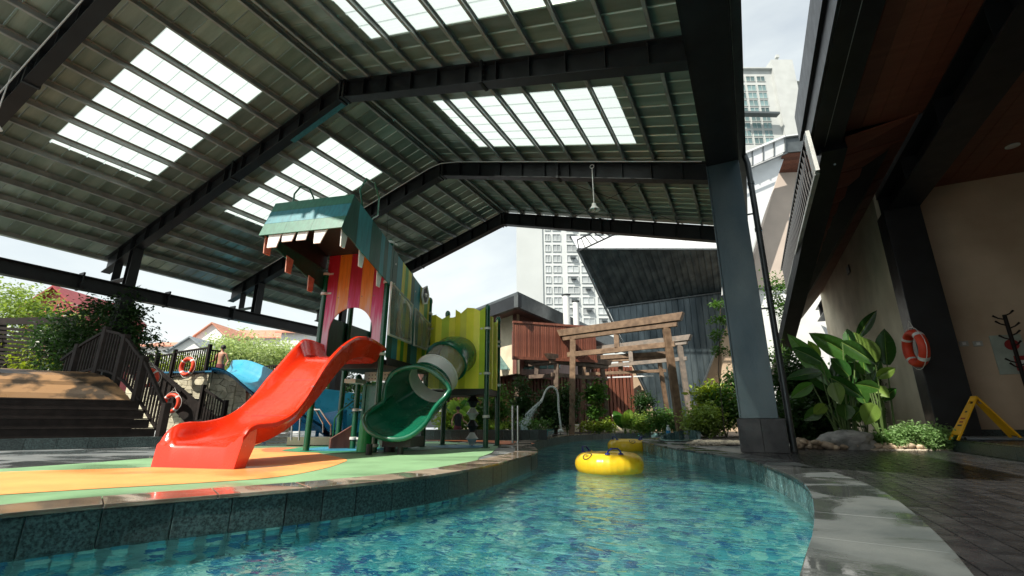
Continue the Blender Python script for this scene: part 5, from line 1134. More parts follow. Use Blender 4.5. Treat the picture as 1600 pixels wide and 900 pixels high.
for px, py, d, s_, lab in ((375, 545, 22, 1.0, 'hazy pale tree left of the red slide in front of the houses'), (425, 548, 24, 1.0, 'hazy pale tree just left of the red slide top'), (355, 555, 27, 1.3, 'hazy pale tree behind the person on the platform'), (455, 560, 26, 1.0, 'hazy pale tree partly hidden by the red slide')):
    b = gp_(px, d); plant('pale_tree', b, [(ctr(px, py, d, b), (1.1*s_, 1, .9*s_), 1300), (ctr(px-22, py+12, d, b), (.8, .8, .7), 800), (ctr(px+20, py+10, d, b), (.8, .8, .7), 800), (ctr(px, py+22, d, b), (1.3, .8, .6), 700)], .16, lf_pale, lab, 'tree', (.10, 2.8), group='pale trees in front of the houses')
b = gp_(290, 25); plant('hedge', b, [(ctr(x, 576, 25, b), (1.2, .5, .7), 800) for x in (235, 262, 290, 315, 340)], .16, lf_yel, 'yellow-green hedge showing between the platform balusters', 'hedge')
b = gp_(525, 21); plant('leafy_shrub', b, [(ctr(525, 592, 21, b), (.9, .5, .9), 1500), (ctr(515, 572, 21, b), (.7, .5, .6), 900), (ctr(548, 605, 21, b), (.8, .5, .8), 1000)], .15, lf_dark, 'dark shrub between the red slide and the green poles', 'shrub')
b = gp_(600, 15.5); plant('leafy_shrub', b, [(ctr(580, 620, 15.5, b), (.8, .5, .6), 900), (ctr(620, 640, 15.5, b), (.8, .5, .5), 700)], .12, lf_mid, 'green shrub seen through the arch panel below the tower', 'shrub')
for px, py, d, r_, n, sz, m_, lab in (
    (712, 650, 17, (.75, .5, .55), 1300, .10, lf_yel, 'yellow-green shrub behind the man in the rear pool'),
    (745, 640, 17.5, (.45, .4, .75), 1000, .10, lf_mid, 'tall green shrub behind the right green tower poles'),
    (778, 632, 18, (.4, .4, .7), 900, .10, lf_mid, 'green shrub against the slat wall right of the tower'),
    (815, 630, 19, (.42, .35, 1.0), 1200, .10, lf_dark, 'narrow dark shrub against the slat wall behind the water jet'),
    (858, 635, 19.6, (.5, .35, .85), 1200, .10, lf_dark, 'dark bushy shrub right behind the curved jet pipe'),
    (885, 630, 20, (.45, .35, .9), 1000, .10, lf_dark, 'dark shrub beside the left post of the largest gate'),
    (820, 665, 18, (1.3, .4, .22), 900, .09, lf_mid, 'low green border plants in front of the slat wall'),
    (760, 668, 17.5, (.9, .4, .18), 700, .09, lf_yel, 'low yellow border plants behind the rear pool'),
    (935, 664, 21, (1.0, .4, .2), 700, .09, lf_yel, 'low yellow-green border plants under the gates'),
    (930, 615, 21.5, (.32, .3, .5), 500, .16, lf_mid, 'spiky green plant between the gate posts'),
    (1005, 628, 22, (.45, .4, .45), 900, .09, lf_dark, 'round clipped dark shrub in front of the cream wall'),
    (1010, 660, 20, (1.0, .4, .35), 1300, .09, lf_lite, 'broad light green shrub behind the gate posts'),
    (1040, 655, 19, (.7, .4, .4), 1000, .09, lf_mid, 'mid green shrub between the right gate posts'),
    (1100, 655, 16, (.7, .5, .4), 1400, .10, lf_lite, 'light green shrub right of the gates'),
    (1130, 635, 16.5, (.8, .5, .55), 1500, .10, lf_mid, 'green shrub left of the blue-grey steel column'),
    (1110, 620, 17, (.4, .4, .5), 700, .15, lf_yel, 'yellow feathery shrub rising in front of the angular building'),
    (1150, 610, 17, (.5, .4, .8), 1000, .10, lf_dark, 'dark shrub partly behind the blue-grey steel column'),
    (1215, 470, 15, (.35, .4, 1.0), 500, .09, lf_mid, 'thin leafy shrub seen between column and drainpipe'),
    (1240, 650, 11.3, (.45, .5, .35), 1100, .11, lf_dark, 'dark green undergrowth beside the drainpipe'),
    (1240, 590, 13.0, (.5, .5, .6), 1500, .10, lf_dark, 'shaded shrub behind the drainpipe'),
    (1262, 615, 13.2, (.8, .5, .55), 2400, .10, lf_dark, 'dark dense shrub behind the broad leaved banana plant'),
    (1340, 600, 13.4, (.5, .4, .5), 900, .11, lf_mid, 'green shrub behind the tall pale banana leaves'),
    (1290, 660, 11.6, (.5, .4, .25), 700, .12, lf_dark, 'shaded low foliage under the banana plant')):
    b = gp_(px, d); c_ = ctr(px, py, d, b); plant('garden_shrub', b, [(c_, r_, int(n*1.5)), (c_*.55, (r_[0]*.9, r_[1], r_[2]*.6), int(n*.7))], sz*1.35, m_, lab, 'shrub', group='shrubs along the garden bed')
# climbing sprigs left of the column
b = gp_(1128, 14.5); t_ = empty('climbing_plant', tuple(b), label='loose climbing plant with thin stems left of the steel column', cat='climber')
mb = MB()
for py in (475, 500, 525, 548): leaves(mb, ctr(1124, py, 14.5, b), (.30, .3, .10), 160, .11)
mb.build('foliage', lf_mid, t_); MB().tube([(0, 0, 0), (.03, 0, 2.0), ctr(1126, 475, 14.5, b)], .012, 5).build('stem', bark, t_)
# large-leaved plants
def bigleaf(base, tip, w_, m_, parent, droop=.15, fold=.18, seg_=9, hint=None):
    base = Vector(base); tip = Vector(tip); ax = tip-base; L_ = ax.length; d = ax.normalized(); view = (hint or (CAM-(base+parent.location)).normalized())
    side = d.cross(view).normalized(); nrm = side.cross(d).normalized(); side = (side+nrm*random.uniform(-.5, .5)).normalized(); nrm = side.cross(d).normalized()
    if nrm.dot(view) < 0: nrm = -nrm
    mb = MB(); rows = []
    for i in range(seg_+1):
        t_ = i/seg_; c_ = base+ax*t_+Vector((0, 0, -droop*L_*(t_*t_-t_*.6)))+Vector((0, 0, 0))
        ww = w_*1.35*math.sin(math.pi*min(1, .05+t_*.95)**.85)**.85*(1 if t_ < 1 else 0)
        wav = .03*w_*math.sin(i*2.3)
        rows.append([c_-side*ww+nrm*(fold*ww+wav), c_-side*ww*.5+nrm*fold*.4*ww, c_-side*.008+nrm*0, c_+nrm*-.008, c_+side*.008, c_+side*ww*.5+nrm*fold*.4*ww, c_+side*ww+nrm*(fold*ww-wav)])
    o = mb.loft(rows, closed=False, caps=False).build('leaf', m_, parent, smooth=True)
    MB().tube([rows[0][3], rows[seg_//2][3]+nrm*.004, rows[-2][3]+nrm*.004], [.012, .008, .003], 5).build('midrib', lf_big2, o)
    return o
def bananaplant(loc, spec, label, yb=12., ground_px=None, dark=lf_big, name='banana_plant', sc=1.):
    t_ = empty(name, tuple(loc), label=label, cat='plant')
    for k, (bx, by, tx, ty, w_, y_, pale) in enumerate(spec):
        a_ = P(bx, by, 'y', y_)-t_.location; b_ = P(tx, ty, 'y', y_-random.uniform(-.15, .25))-t_.location
        bigleaf(a_, b_, w_, lf_big2 if pale else random.choice([dark, lf_big3]), t_)
        g_ = Vector((a_.x*.25+random.uniform(-.12, .12), a_.y*.25, 0)); MB().tube([g_, g_.lerp(a_, .5)+Vector((0, 0, .05)), a_+(b_-a_)*.03], [.028*sc, .018*sc, .011*sc], 7).build('stalk', stemm, t_, smooth='auto')
    return t_
sp1 = [(1298, 600, 1229, 516, .15, 12.0, 0), (1284, 566, 1236, 541, .13, 11.9, 0), (1338, 562, 1263, 516, .17, 12.1, 0), (1315, 535, 1370, 567, .13, 11.9, 0), (1297, 590, 1350, 620, .12, 11.8, 0), (1284, 582, 1226, 590, .10, 12.0, 0), (1303, 598, 1313, 630, .12, 11.7, 1), (1320, 632, 1322, 656, .12, 11.8, 0), (1290, 632, 1271, 646, .09, 11.7, 1), (1327, 588, 1297, 557, .12, 11.9, 0), (1320, 560, 1300, 600, .13, 12.2, 0), (1270, 600, 1235, 620, .10, 12.1, 0), (1310, 610, 1260, 585, .12, 12.2, 0), (1330, 600, 1325, 560, .13, 12.3, 0), (1285, 640, 1255, 655, .10, 12.0, 0), (1310, 660, 1335, 610, .12, 12.3, 0), (1280, 560, 1262, 530, .08, 12.2, 1)]
sp2 = [(1340, 528, 1369, 482, .09, 12.3, 0), (1368, 566, 1345, 524, .14, 12.1, 1), (1386, 570, 1381, 510, .14, 12.3, 0), (1366, 631, 1352, 662, .13, 11.6, 1), (1373, 608, 1335, 598, .10, 11.8, 0), (1371, 590, 1399, 573, .09, 11.9, 1), (1330, 540, 1323, 512, .09, 12.2, 0), (1344, 542, 1333, 517, .08, 12.2, 1), (1352, 585, 1348, 560, .13, 12.2, 0), (1370, 605, 1390, 620, .08, 12.0, 1), (1360, 600, 1375, 560, .12, 12.4, 0), (1352, 630, 1340, 600, .10, 12.2, 0), (1380, 625, 1400, 605, .08, 12.2, 0), (1345, 640, 1330, 655, .10, 12.0, 0), (1366, 560, 1395, 545, .10, 12.3, 0)]
bananaplant((1.75, 12.3, 0), sp1, 'large leaved banana plant with broad dark leaves beside the drainpipe and boulder')
bananaplant((2.35, 12.4, 0), sp2, 'large leaved banana plant with tall pale leaves against the cream clubhouse wall')
def farbanana(px, py, d, R_, n, label):
    b = gp_(px, d); t_ = empty('banana_plant', tuple(b), label=label, cat='plant'); c_ = Vector((0, 0, PH(px, py, d).z-R_*.6))
    for k in range(n):
        an = 2*math.pi*k/n+random.uniform(-.3, .3); el = random.uniform(.2, 1.2); tip = c_+Vector((math.cos(an)*math.cos(el), math.sin(an)*math.cos(el), math.sin(el)))*R_*random.uniform(.8, 1.15)
        bigleaf(c_+Vector((math.cos(an), math.sin(an), .3))*.1, tip, R_*.17, random.choice([lf_big, lf_big2]), t_, droop=.5)
    MB().tube([(0, 0, 0), c_+Vector((0, 0, .05))], [.06, .03], 8).build('stalk', stemm, t_)
farbanana(715, 628, 16.5, .75, 8, 'banana plant with upright bright leaves behind the man in the rear pool')
farbanana(975, 648, 20.5, .95, 10, 'banana plant with drooping leaves between the gates')
# variegated shrub, boulder, stones
b = Vector((2.75, 11.75, 0)); plant('variegated_shrub', b, [((0, 0, .26), (.50, .36, .16), 3600), ((-.42, -.12, .15), (.27, .22, .12), 1000), ((.25, -.12, .24), (.3, .3, .16), 1700), ((0, -.1, .1), (.6, .4, .08), 1500)], .06, lf_silver, 'dense low variegated shrub at the foot of the black clubhouse column', 'shrub')
b = Vector((2.02, 11.55, 0)); plant('low_shrub', b, [((0, 0, .16), (.28, .22, .12), 900)], .06, lf_mid, 'small dark green shrub between the boulder and the variegated shrub', 'shrub')
def rock(loc, sx, sy, sz, m_, name, seed_, sub=3, **k):
    bm_2 = __import__('bmesh').new(); __import__('bmesh').ops.create_icosphere(bm_2, subdivisions=sub, radius=1)
    for v in bm_2.verts:
        n_ = noise.fractal(v.co*1.3+Vector((seed_*3.1, seed_*1.7, 0)), 1., 2., 4)*.35; v.co *= 1+n_; v.co = Vector((v.co.x*sx, v.co.y*sy, v.co.z*sz))
    me = bpy.data.meshes.new(name); bm_2.to_mesh(me); bm_2.free(); me.materials.append(m_); o = bpy.data.objects.new(name, me); col.objects.link(o); o.location = loc
    for p in me.polygons: p.use_smooth = sub > 1
    tag(o, **k); return o
rock((1.55, 11.3, .12), .45, .28, .24, rockm, 'boulder', 4, 4, label='large grey boulder among tan stones under the banana plant', cat='boulder')
cm = []
for s in range(6):
    r_ = rock((0, 0, 0), .11, .08, .055, cobm, 'garden_stone', s+10, 2); cm.append(r_.data); bpy.data.objects.remove(r_)
stones = 0
for k in range(95):
    px = random.uniform(1236, 1425); q = random.random(); y_ = 10.75+(px-1236)/190*.75+random.uniform(0, .5)
    x_ = P(px, 640, 'y', y_).x; s_ = random.uniform(.6, 1.25)
    if px < 1290 and random.random() < .5: y_ += .2
    inst('garden_stone', random.choice(cm), None, (x_, y_, .02+random.random()*.05+(.10*random.random() if px < 1280 else 0)), (random.uniform(-.3, .3), random.uniform(-.3, .3), random.random()*6), (s_, s_, s_), label='tan rounded stone in the loose border edging the garden bed by the clubhouse', cat='stone', group='tan stones edging the garden bed')
garden = sheet_poly('garden_bed', soil, [(.75, 10.9), (1.5, 10.75), (2.4, 11.2), (3.19, 11.7), (3.19, 30), (.75, 30)], -.004, smooth=False, kind='structure')
garden2 = sheet_poly('garden_bed', soil, [(-9.5, 21.5), (-6.9, 21.5), (-6.6, 24.5), (-4, 25.2), (-2.0, 23.5), (-1.7, 15.5), (-.6, 12.5), (-.3, 12.5), (.3, 14), (.3, 30), (-14, 30), (-14, 22)], -.006, smooth=False, kind='structure')
gv = MB()
for k in range(900):
    x_ = random.uniform(-1.5, .15); y_ = random.uniform(12.2, 14.5); r_ = random.uniform(.02, .045); gv.lathe([(.001, -.004), (r_, 0), (r_*.7, r_*.6), (.001, r_*.7)], (x_, y_, 0), 6)
for k in range(500):
    x_ = random.uniform(1.9, 3.15); y_ = 10.9+(x_-1.9)*.55+random.uniform(.0, .45); r_ = random.uniform(.015, .035); gv.lathe([(.001, -.004), (r_, 0), (r_*.7, r_*.6), (.001, r_*.7)], (x_, y_, 0), 6)
gv.build('gravel', mat('pale_gravel', (.48, .42, .33), .8, 0, .2, 20), kind='stuff', label='pale gravel beside the steel column and garden bed', cat='gravel')

# ================================================================== left side: bridge, stairs, platform
br = empty('arched_bridge', (-11.45, 5.75, 0), label='dark timber arched bridge with steps, plank deck and baluster railing at the left', cat='bridge')
bs = Vector((-.43, -.90, 0)); bt = Vector((-.985, -.174, 0))
def bp_(s, t, z): return bs*s+bt*t+Vector((0, 0, z))
def bbox(s0, s1, t0, t1, z0, z1, name, m_, **k): return MB().hexa([bp_(s0, t0, z0), bp_(s0, t1, z0), bp_(s1, t1, z0), bp_(s1, t0, z0), bp_(s0, t0, z1), bp_(s0, t1, z1), bp_(s1, t1, z1), bp_(s1, t0, z1)]).build(name, m_, br, **k)
for k in range(12): bbox(-.15+k*.45, -.15+k*.45+.443, -.2, .05, -.02, .18, 'kerb_block', kerbst)
for k in range(4):
    z = .18+.19*k; bbox(.02, 5.2, .07+.22*k, .10+.22*k, z, z+.165, 'riser', wooddk); bbox(.02, 5.2, .05+.22*k, .30+.22*k, z+.168, z+.19, 'tread', wooddk)
prof_b = [(.95, .95), (1.25, 1.15), (1.55, 1.32), (1.85, 1.46), (2.2, 1.56), (2.6, 1.60), (3.0, 1.56)]
plk = mat('worn_plank', (.06, .045, .032), .35, 0, .2, 1.8, .3, 30, c2=(.34, .20, .10), det=8, rvar=.2, rnd=.45, contrast=(.40, .50))
for (t0, z0), (t1, z1) in zip(prof_b, prof_b[1:]):
    for h_ in (0, .5):
        ta, tb = t0+(t1-t0)*h_+.004, t0+(t1-t0)*(h_+.5)-.004; za, zb_ = z0+(z1-z0)*h_+.004, z0+(z1-z0)*(h_+.5)+.016
        MB().hexa([bp_(.05, ta, za-.03), bp_(.05, tb, zb_-.03), bp_(5.2, tb, zb_-.03), bp_(5.2, ta, za-.03), bp_(.05, ta, za), bp_(.05, tb, zb_), bp_(5.2, tb, zb_), bp_(5.2, ta, za)]).build('deck_plank', plk, br)
bbox(.05, 5.2, .92, 3.0, .0, .93, 'bridge_body', wooddk)
# railing on the right flank
rl = [(.0, .16), (.55, .62), (.95, .98), (1.45, 1.30), (1.95, 1.52), (2.6, 1.62), (3.2, 1.52), (3.8, 1.25)]
def rz_(t):
    for (a_, za), (b_, zb_) in zip(rl, rl[1:]):
        if a_ <= t <= b_: return za+(zb_-za)*(t-a_)/(b_-a_)
    return rl[-1][1]
tops = [(-.02, .78), (.55, 1.42), (.95, 1.85), (1.3, 2.08), (1.55, 2.30), (1.95, 2.52), (2.45, 2.62), (3.1, 2.35), (3.8, 1.95)]
def tz_(t):
    for (a_, za), (b_, zb_) in zip(tops, tops[1:]):
        if a_ <= t <= b_: return za+(zb_-za)*(t-a_)/(b_-a_)
    return tops[-1][1]
for k in range(len(tops)-1): MB().bar(bp_(-.03, *tops[k]), bp_(-.03, *tops[k+1]), .07, .06).build('hand_rail', wooddk, br)
for k in range(len(rl)-1): MB().bar(bp_(-.03, rl[k][0], rl[k][1]+.08), bp_(-.03, rl[k+1][0], rl[k+1][1]+.08), .05, .05).build('bottom_rail', wooddk, br)
for t in (-.02, .95, 1.72, 2.45, 3.3): bbox(-.09, .03, t-.06, t+.06, max(0, rz_(max(t, 0))-.3) if t > 0 else 0, tz_(t)+.10, 'rail_post', wooddk, bevel=.008)
t = .08
while t < 3.7:
    if all(abs(t-q) > .09 for q in (-.02, .95, 1.72, 2.45, 3.3)): bbox(-.045, -.015, t-.015, t+.015, rz_(t)+.1, tz_(t)-.02, 'baluster', wooddk)
    t += .098
bbox(4.9, 5.02, -.05, .07, 0, .95, 'rail_post', wooddk)
# left white-blue edge thing: pale post at the frame edge
KS = 1.3
def PK(px, py, d): return PH(px, py, d*KS)
# stone platform
stn = empty('stone_platform', (0, 0, 0), label='cream stone clad platform carrying the blue water slide', cat='platform')
dS = 13.0
def face(x0, x1, d0, d1, yt, z0, name='stone'):
    a_, b_ = PK(x0, 600, d0), PK(x1, 600, d1); zt_ = Zat(x0, yt, a_); a_.z = b_.z = 0; dd_ = (b_-a_); L_ = dd_.length; dd_.normalize(); n_ = Vector((-dd_.y, dd_.x, 0))
    MB().hexa([a_+n_*.05+Vector((0, 0, z0)), b_+n_*.05+Vector((0, 0, z0)), b_+n_*.14+Vector((0, 0, z0)), a_+n_*.14+Vector((0, 0, z0)), a_+n_*.05+Vector((0, 0, zt_)), b_+n_*.05+Vector((0, 0, zt_)), b_+n_*.14+Vector((0, 0, zt_)), a_+n_*.14+Vector((0, 0, zt_))]).build('core', mortar, stn)
    z = z0; r = 0
    cols = int(L_/.36)+1; rows_ = int((zt_-z0)/.24)+1
    G = [[Vector((min(max(i*L_/cols+(.5*L_/cols if j % 2 else 0)+random.uniform(-.09, .09), 0), L_) if 0 < i < cols else (0 if i == 0 else L_), 0, z0+(zt_-z0)*j/rows_+(random.uniform(-.06, .06) if 0 < j < rows_ else 0))) for i in range(cols+1)] for j in range(rows_+1)]
    for j in range(rows_):
        for i in range(cols):
            q = [G[j][i], G[j][i+1], G[j+1][i+1], G[j+1][i]]; c_ = sum(q, Vector())/4; q = [c_+(v-c_)*.93 for v in q]; pr_ = random.uniform(0.005, .04)
            w3 = [a_+dd_*v.x+Vector((0, 0, v.z))-n_*pr_ for v in q]; MB().hexa([w3[0], w3[1], w3[2], w3[3], *[v+n_*(.04+pr_) for v in w3]]).build(name, stonew, stn)
    return zt_
zt_ = face(200, 325, dS+.5, dS-.1, 585, .2); face(325.5, 368, dS-.1, dS+1.2, 580, .0); face(369, 460, dS+1.25, dS+4.2, 582, 0)
MB().hexa([*[Vector((p.x, p.y, zt_+.005)) for p in (PK(200, 600, dS+.4), PK(327, 600, dS-.2), PK(327, 600, dS+3), PK(200, 600, dS+3))], *[Vector((p.x, p.y, zt_+.06)) for p in (PK(200, 600, dS+.4), PK(327, 600, dS-.2), PK(327, 600, dS+3), PK(200, 600, dS+3))]]).build('deck_edge', board('blue_edge', (.02, .12, .22)), stn)
# staircase
sc_ = empty('timber_staircase', (0, 0, 0), label='dark timber staircase climbing to the stone platform with red life rings on it', cat='staircase')
S0, S1 = PK(345, 668, 12.2), PK(240, 588, 12.6)
N = 9
for k in range(N):
    a_ = S0.lerp(S1, k/N); b_ = S0.lerp(S1, (k+1)/N); zt1 = b_.z; h = HF*1.1
    lo_ = max(.05, a_.z-.45)
    A_, B_ = Vector((a_.x, a_.y, 0)), Vector((b_.x, b_.y, 0)); MB().hexa([A_+Vector((0, 0, lo_)), B_+Vector((0, 0, lo_)), B_+h*.4+Vector((0, 0, lo_)), A_+h*.4+Vector((0, 0, lo_)), A_+Vector((0, 0, zt1)), B_+Vector((0, 0, zt1)), B_+h*.4+Vector((0, 0, zt1)), A_+h*.4+Vector((0, 0, zt1))]).build('step', wooddk, sc_)
st_ = [PK(232, 598, 12.1), PK(300, 672, 12.1), PK(345, 672, 12.1), PK(345, 658, 12.1), PK(240, 570, 12.1)]
MB().prism(list(reversed(st_)), HF*.08).build('stringer', wooddk, sc_)
def rail(root_, pts, h_px, bal, d, posts=()):
    pass
def railing(x0, y0, x1, y1, d0, d1, h_, nb, label=None, parent=None, lattice=False, z=None, posts=(0, 1)):
    t_ = parent or empty('baluster_railing', (0, 0, 0), label=label, cat='railing')
    a_, b_ = PK(x0, y0, d0), PK(x1, y1, d1)
    MB().bar(a_, b_, .07, .06).build('hand_rail', wooddk, t_); MB().bar(a_-Vector((0, 0, h_-.06)), b_-Vector((0, 0, h_-.06)), .05, .05).build('bottom_rail', wooddk, t_)
    for f in posts: p = a_.lerp(b_, f); MB().bar(p-Vector((0, 0, h_)), p+Vector((0, 0, .12)), .11, .11).build('rail_post', wooddk, t_)
    for k in range(1, nb): p = a_.lerp(b_, k/nb); MB().bar(p-Vector((0, 0, h_-.06)), p, .032, .032).build('baluster', wooddk, t_)
    if lattice:
        for k in range(1, 6): MB().bar(a_-Vector((0, 0, h_*k/6)), b_-Vector((0, 0, h_*k/6)), .03, .03).build('lattice_bar', wooddk, t_)
    return t_
railing(274, 551, 328, 543, dS+.1, dS-.1, .94, 16, 'dark baluster railing on the stone platform beside the blue slide')
railing(213, 549, 246, 556, dS+.5, dS+.3, .86, 11, 'dark lattice railing behind the timber staircase', lattice=True)
railing(247, 556, 273, 553, dS+.35, dS+.15, .86, 7, 'short dark railing between the lattice and the platform post', posts=(0,))
railing(329, 547, 345, 549, dS-.05, dS+.1, .86, 4, 'last short dark railing left of the standing person', posts=())
railing(318, 607, 353, 631, 11.9, 11.9, 1.0, 9, 'dark sloping baluster railing at the foot of the timber staircase')
railing(398, 574, 470, 568, 16, 16, .8, 22, 'dark baluster railing on the terrace left of the red slide top', posts=(0, .12, .9))
railing(228, 562, 282, 608, 11.95, 12.0, .55, 0, 'dark sloping staircase hand rail carrying the middle life ring', posts=(0, 1)) if False else None
MB().bar(PK(226, 561, 12.0), PK(283, 612, 12.0), .06, .06).build('hand_rail', wooddk, sc_)
for k in range(1, 8): p = PK(226, 561, 12.0).lerp(PK(283, 612, 12.0), k/8); MB().bar(p, p-Vector((0, 0, .5)), .03, .03).build('baluster', wooddk, sc_)
a_ = PK(293, 573, dS-.3); ring(tuple(a_), .28, .08, R(10), 0, 'red life ring hanging on the platform railing, highest on the left side')
a_ = PK(268, 630, 11.9); ring(tuple(a_), .265, .078, R(20), 0, 'red life ring hanging on the staircase side just left of the red slide')
a_ = PK(230, 590, 8.9); ring(tuple(a_), .20, .058, R(60), 0, 'red life ring hanging behind the right end of the bridge railing')
a_ = PK(153, 588, 13.2); ring(tuple(a_), .18, .065, R(30), 0, 'small red life ring seen through the bridge balusters')
# slatted fence far left
fe = empty('slatted_fence', (0, 0, 0), label='dark horizontal slat fence with foliage behind it at the far left', cat='fence')
for k in range(17):
    y0 = 507+6.6*k; MB().bar(PH(-40, y0-4, 12.7), PH(118, y0+8 if k else 500, 12.9), .04, .075 if k else .2).build('slat', wooddk, fe)
for x in (5, 58, 114): MB().bar(PH(x, 503, 12.85), PH(x, 640, 12.85), .1, .1).build('fence_post', wooddk, fe)
# houses
def house(px, pw, ye, yr, d, depth, wallm, roofm, label, gable=True, name='house'):
    h_ = empty(name, (0, 0, 0), label=label, cat='house'); a_, b_ = PH(px-pw/2, ye, d), PH(px+pw/2, ye, d); ze = a_.z; zr_ = PH(px, yr, d).z; A_, B_ = Vector((a_.x, a_.y, 0)), Vector((b_.x, b_.y, 0)); M_ = (A_+B_)/2; u_ = HF*depth; e_ = lambda p, z: p+Vector((0, 0, z))
    if gable:
        MB().prism([e_(B_, 0), e_(A_, 0), e_(A_, ze), e_(M_, zr_), e_(B_, ze)], u_).build('wall', wallm, h_)
        for s_, p in ((-1, A_), (1, B_)):
            q_ = p+(p-M_)*.12; zq = ze-(zr_-ze)*.12; MB().hexa([e_(q_, zq)-HF*.4, e_(M_, zr_)-HF*.4, e_(M_, zr_)+u_, e_(q_, zq)+u_, e_(q_, zq+.15)-HF*.4, e_(M_, zr_+.15)-HF*.4, e_(M_, zr_+.15)+u_, e_(q_, zq+.15)+u_]).build('roof', roofm, h_)
    else:
        MB().prism([e_(B_, 0), e_(A_, 0), e_(A_, ze), e_(B_, ze)], u_).build('wall', wallm, h_)
        q0_, q1_ = A_-HR*.5-HF*.5, B_+HR*.5-HF*.5; MB().hexa([e_(q0_, ze-.1), e_(q1_, ze-.1), e_(q1_+HF*depth*.5, zr_), e_(q0_+HF*depth*.5, zr_), e_(q0_, ze+.05), e_(q1_, ze+.05), e_(q1_+HF*depth*.5, zr_+.15), e_(q0_+HF*depth*.5, zr_+.15)]).build('roof', roofm, h_)
    for k in (-.22, .22):
        w0 = M_.lerp(B_, k*2 if k > 0 else 0) if k > 0 else M_.lerp(A_, -k*2); ww = (B_-A_).length*.07
        MB().hexa([e_(w0-HR*ww-HF*.08, ze*.62), e_(w0+HR*ww-HF*.08, ze*.62), e_(w0+HR*ww-HF*.01, ze*.62), e_(w0-HR*ww-HF*.01, ze*.62), e_(w0-HR*ww-HF*.08, ze*.86), e_(w0+HR*ww-HF*.08, ze*.86), e_(w0+HR*ww-HF*.01, ze*.86), e_(w0-HR*ww-HF*.01, ze*.86)]).build('window', winglass2, h_)
    return h_
house(82, 74, 480, 451, 30, 6, redmetal, redmetal, 'red metal gabled shed above the trees at the far left', name='red_shed'); house(78, 60, 497, 486, 28.5, 2, mat('maroon_wall', (.12, .03, .03), .6), redmetal, 'lower red lean-to in front of the red shed', gable=False, name='lean_to')
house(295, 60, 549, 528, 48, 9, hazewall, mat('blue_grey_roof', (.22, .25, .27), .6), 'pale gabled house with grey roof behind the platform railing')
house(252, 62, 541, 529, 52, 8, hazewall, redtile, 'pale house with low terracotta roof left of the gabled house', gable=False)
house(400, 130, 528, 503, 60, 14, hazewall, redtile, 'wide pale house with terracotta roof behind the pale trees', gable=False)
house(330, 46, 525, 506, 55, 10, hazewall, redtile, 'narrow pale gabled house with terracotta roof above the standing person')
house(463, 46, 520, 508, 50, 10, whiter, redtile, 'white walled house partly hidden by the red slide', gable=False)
# blue water slide
bsl = empty('water_slide', (0, 0, 0), label='blue fibreglass water slide curving down from the stone platform behind the red slide', cat='water slide')
path = [(338, 576, 13.4), (360, 577, 13.1), (382, 587, 12.8), (402, 602, 12.5), (425, 618, 12.2), (455, 632, 11.9), (485, 642, 11.7), (515, 653, 11.5), (540, 664, 11.3)]
pth = catmull([tuple(PK(*q)) for q in path], .15)
def sweep(sections, th=0):
    rings_ = []
    for i, p in enumerate(pth):
        a_ = pth[max(i-1, 0)]; b_ = pth[min(i+1, len(pth)-1)]; d_ = (b_-a_); d_.z = 0; d_.normalize(); n_ = Vector((-d_.y, d_.x, 0)); f = i/(len(pth)-1); k = 1.3*(.72+.95*f*f)
        rings_.append([p+n_*x*k+Vector((0, 0, z*k)) for x, z in sections])
    return rings_
inner_s = [(.64, .42), (.57, .39), (.50, .10), (.36, -.08), (.12, -.14), (-.12, -.14), (-.32, -.08), (-.40, .0), (-.46, .02)]
outer_s = [(-.46, -.02), (-.38, -.14), (-.14, -.22), (.14, -.22), (.40, -.14), (.57, .06), (.64, .36)]
MB().loft(sweep(inner_s), closed=False, caps=False).build('chute', pl_cyan, bsl, smooth=True); MB().loft(sweep(outer_s), closed=False, caps=False).build('chute_underside', pl_blue, bsl, smooth=True)
for q in (420, 500):
    a_ = PK(q, 640, 12.3); zz2 = PK(q, 618 if q < 450 else 645, 12.1).z-.2
    MB().tube([(a_.x, a_.y, -.02), (a_.x, a_.y, zz2)], .06, 10).build('support', pl_blue, bsl)
MB().prism([PK(x, y, 11.25) for x, y in reversed([(455, 655), (535, 640), (535, 672), (455, 674)])], HF*.4).build('splash_side', pl_blue, bsl)
# steel hand rails
hr_ = empty('steel_hand_rail', (0, 0, 0), label='steel hand rails standing between the red slide and the green poles', cat='hand rail')
for pts_ in ([(455, 688, 9.6), (458, 634, 9.6), (490, 634, 9.6), (505, 662, 9.6), (505, 676, 9.6)], [(467, 688, 9.5), (470, 640, 9.5), (500, 640, 9.5), (517, 664, 9.5), (517, 680, 9.5)]): MB().tube([PH(*q) for q in pts_], .018, 8).build('rail', chrome, hr_)
for x, lab in ((809, 'left steel post in front of the water jet'), (801, 'short dark steel post beside the jet')):
    a_ = PH(x, 690, 11.5); po = empty('steel_post', (a_.x, a_.y, 0), label=lab, cat='post'); MB().tube([(0, 0, 0), (0, 0, Zat(x, 634, a_))], .028, 10).build('post', chrome, po); MB().lathe([(.06, 0), (.06, .015), (.03, .02)], n=12).build('base_plate', chrome, po)
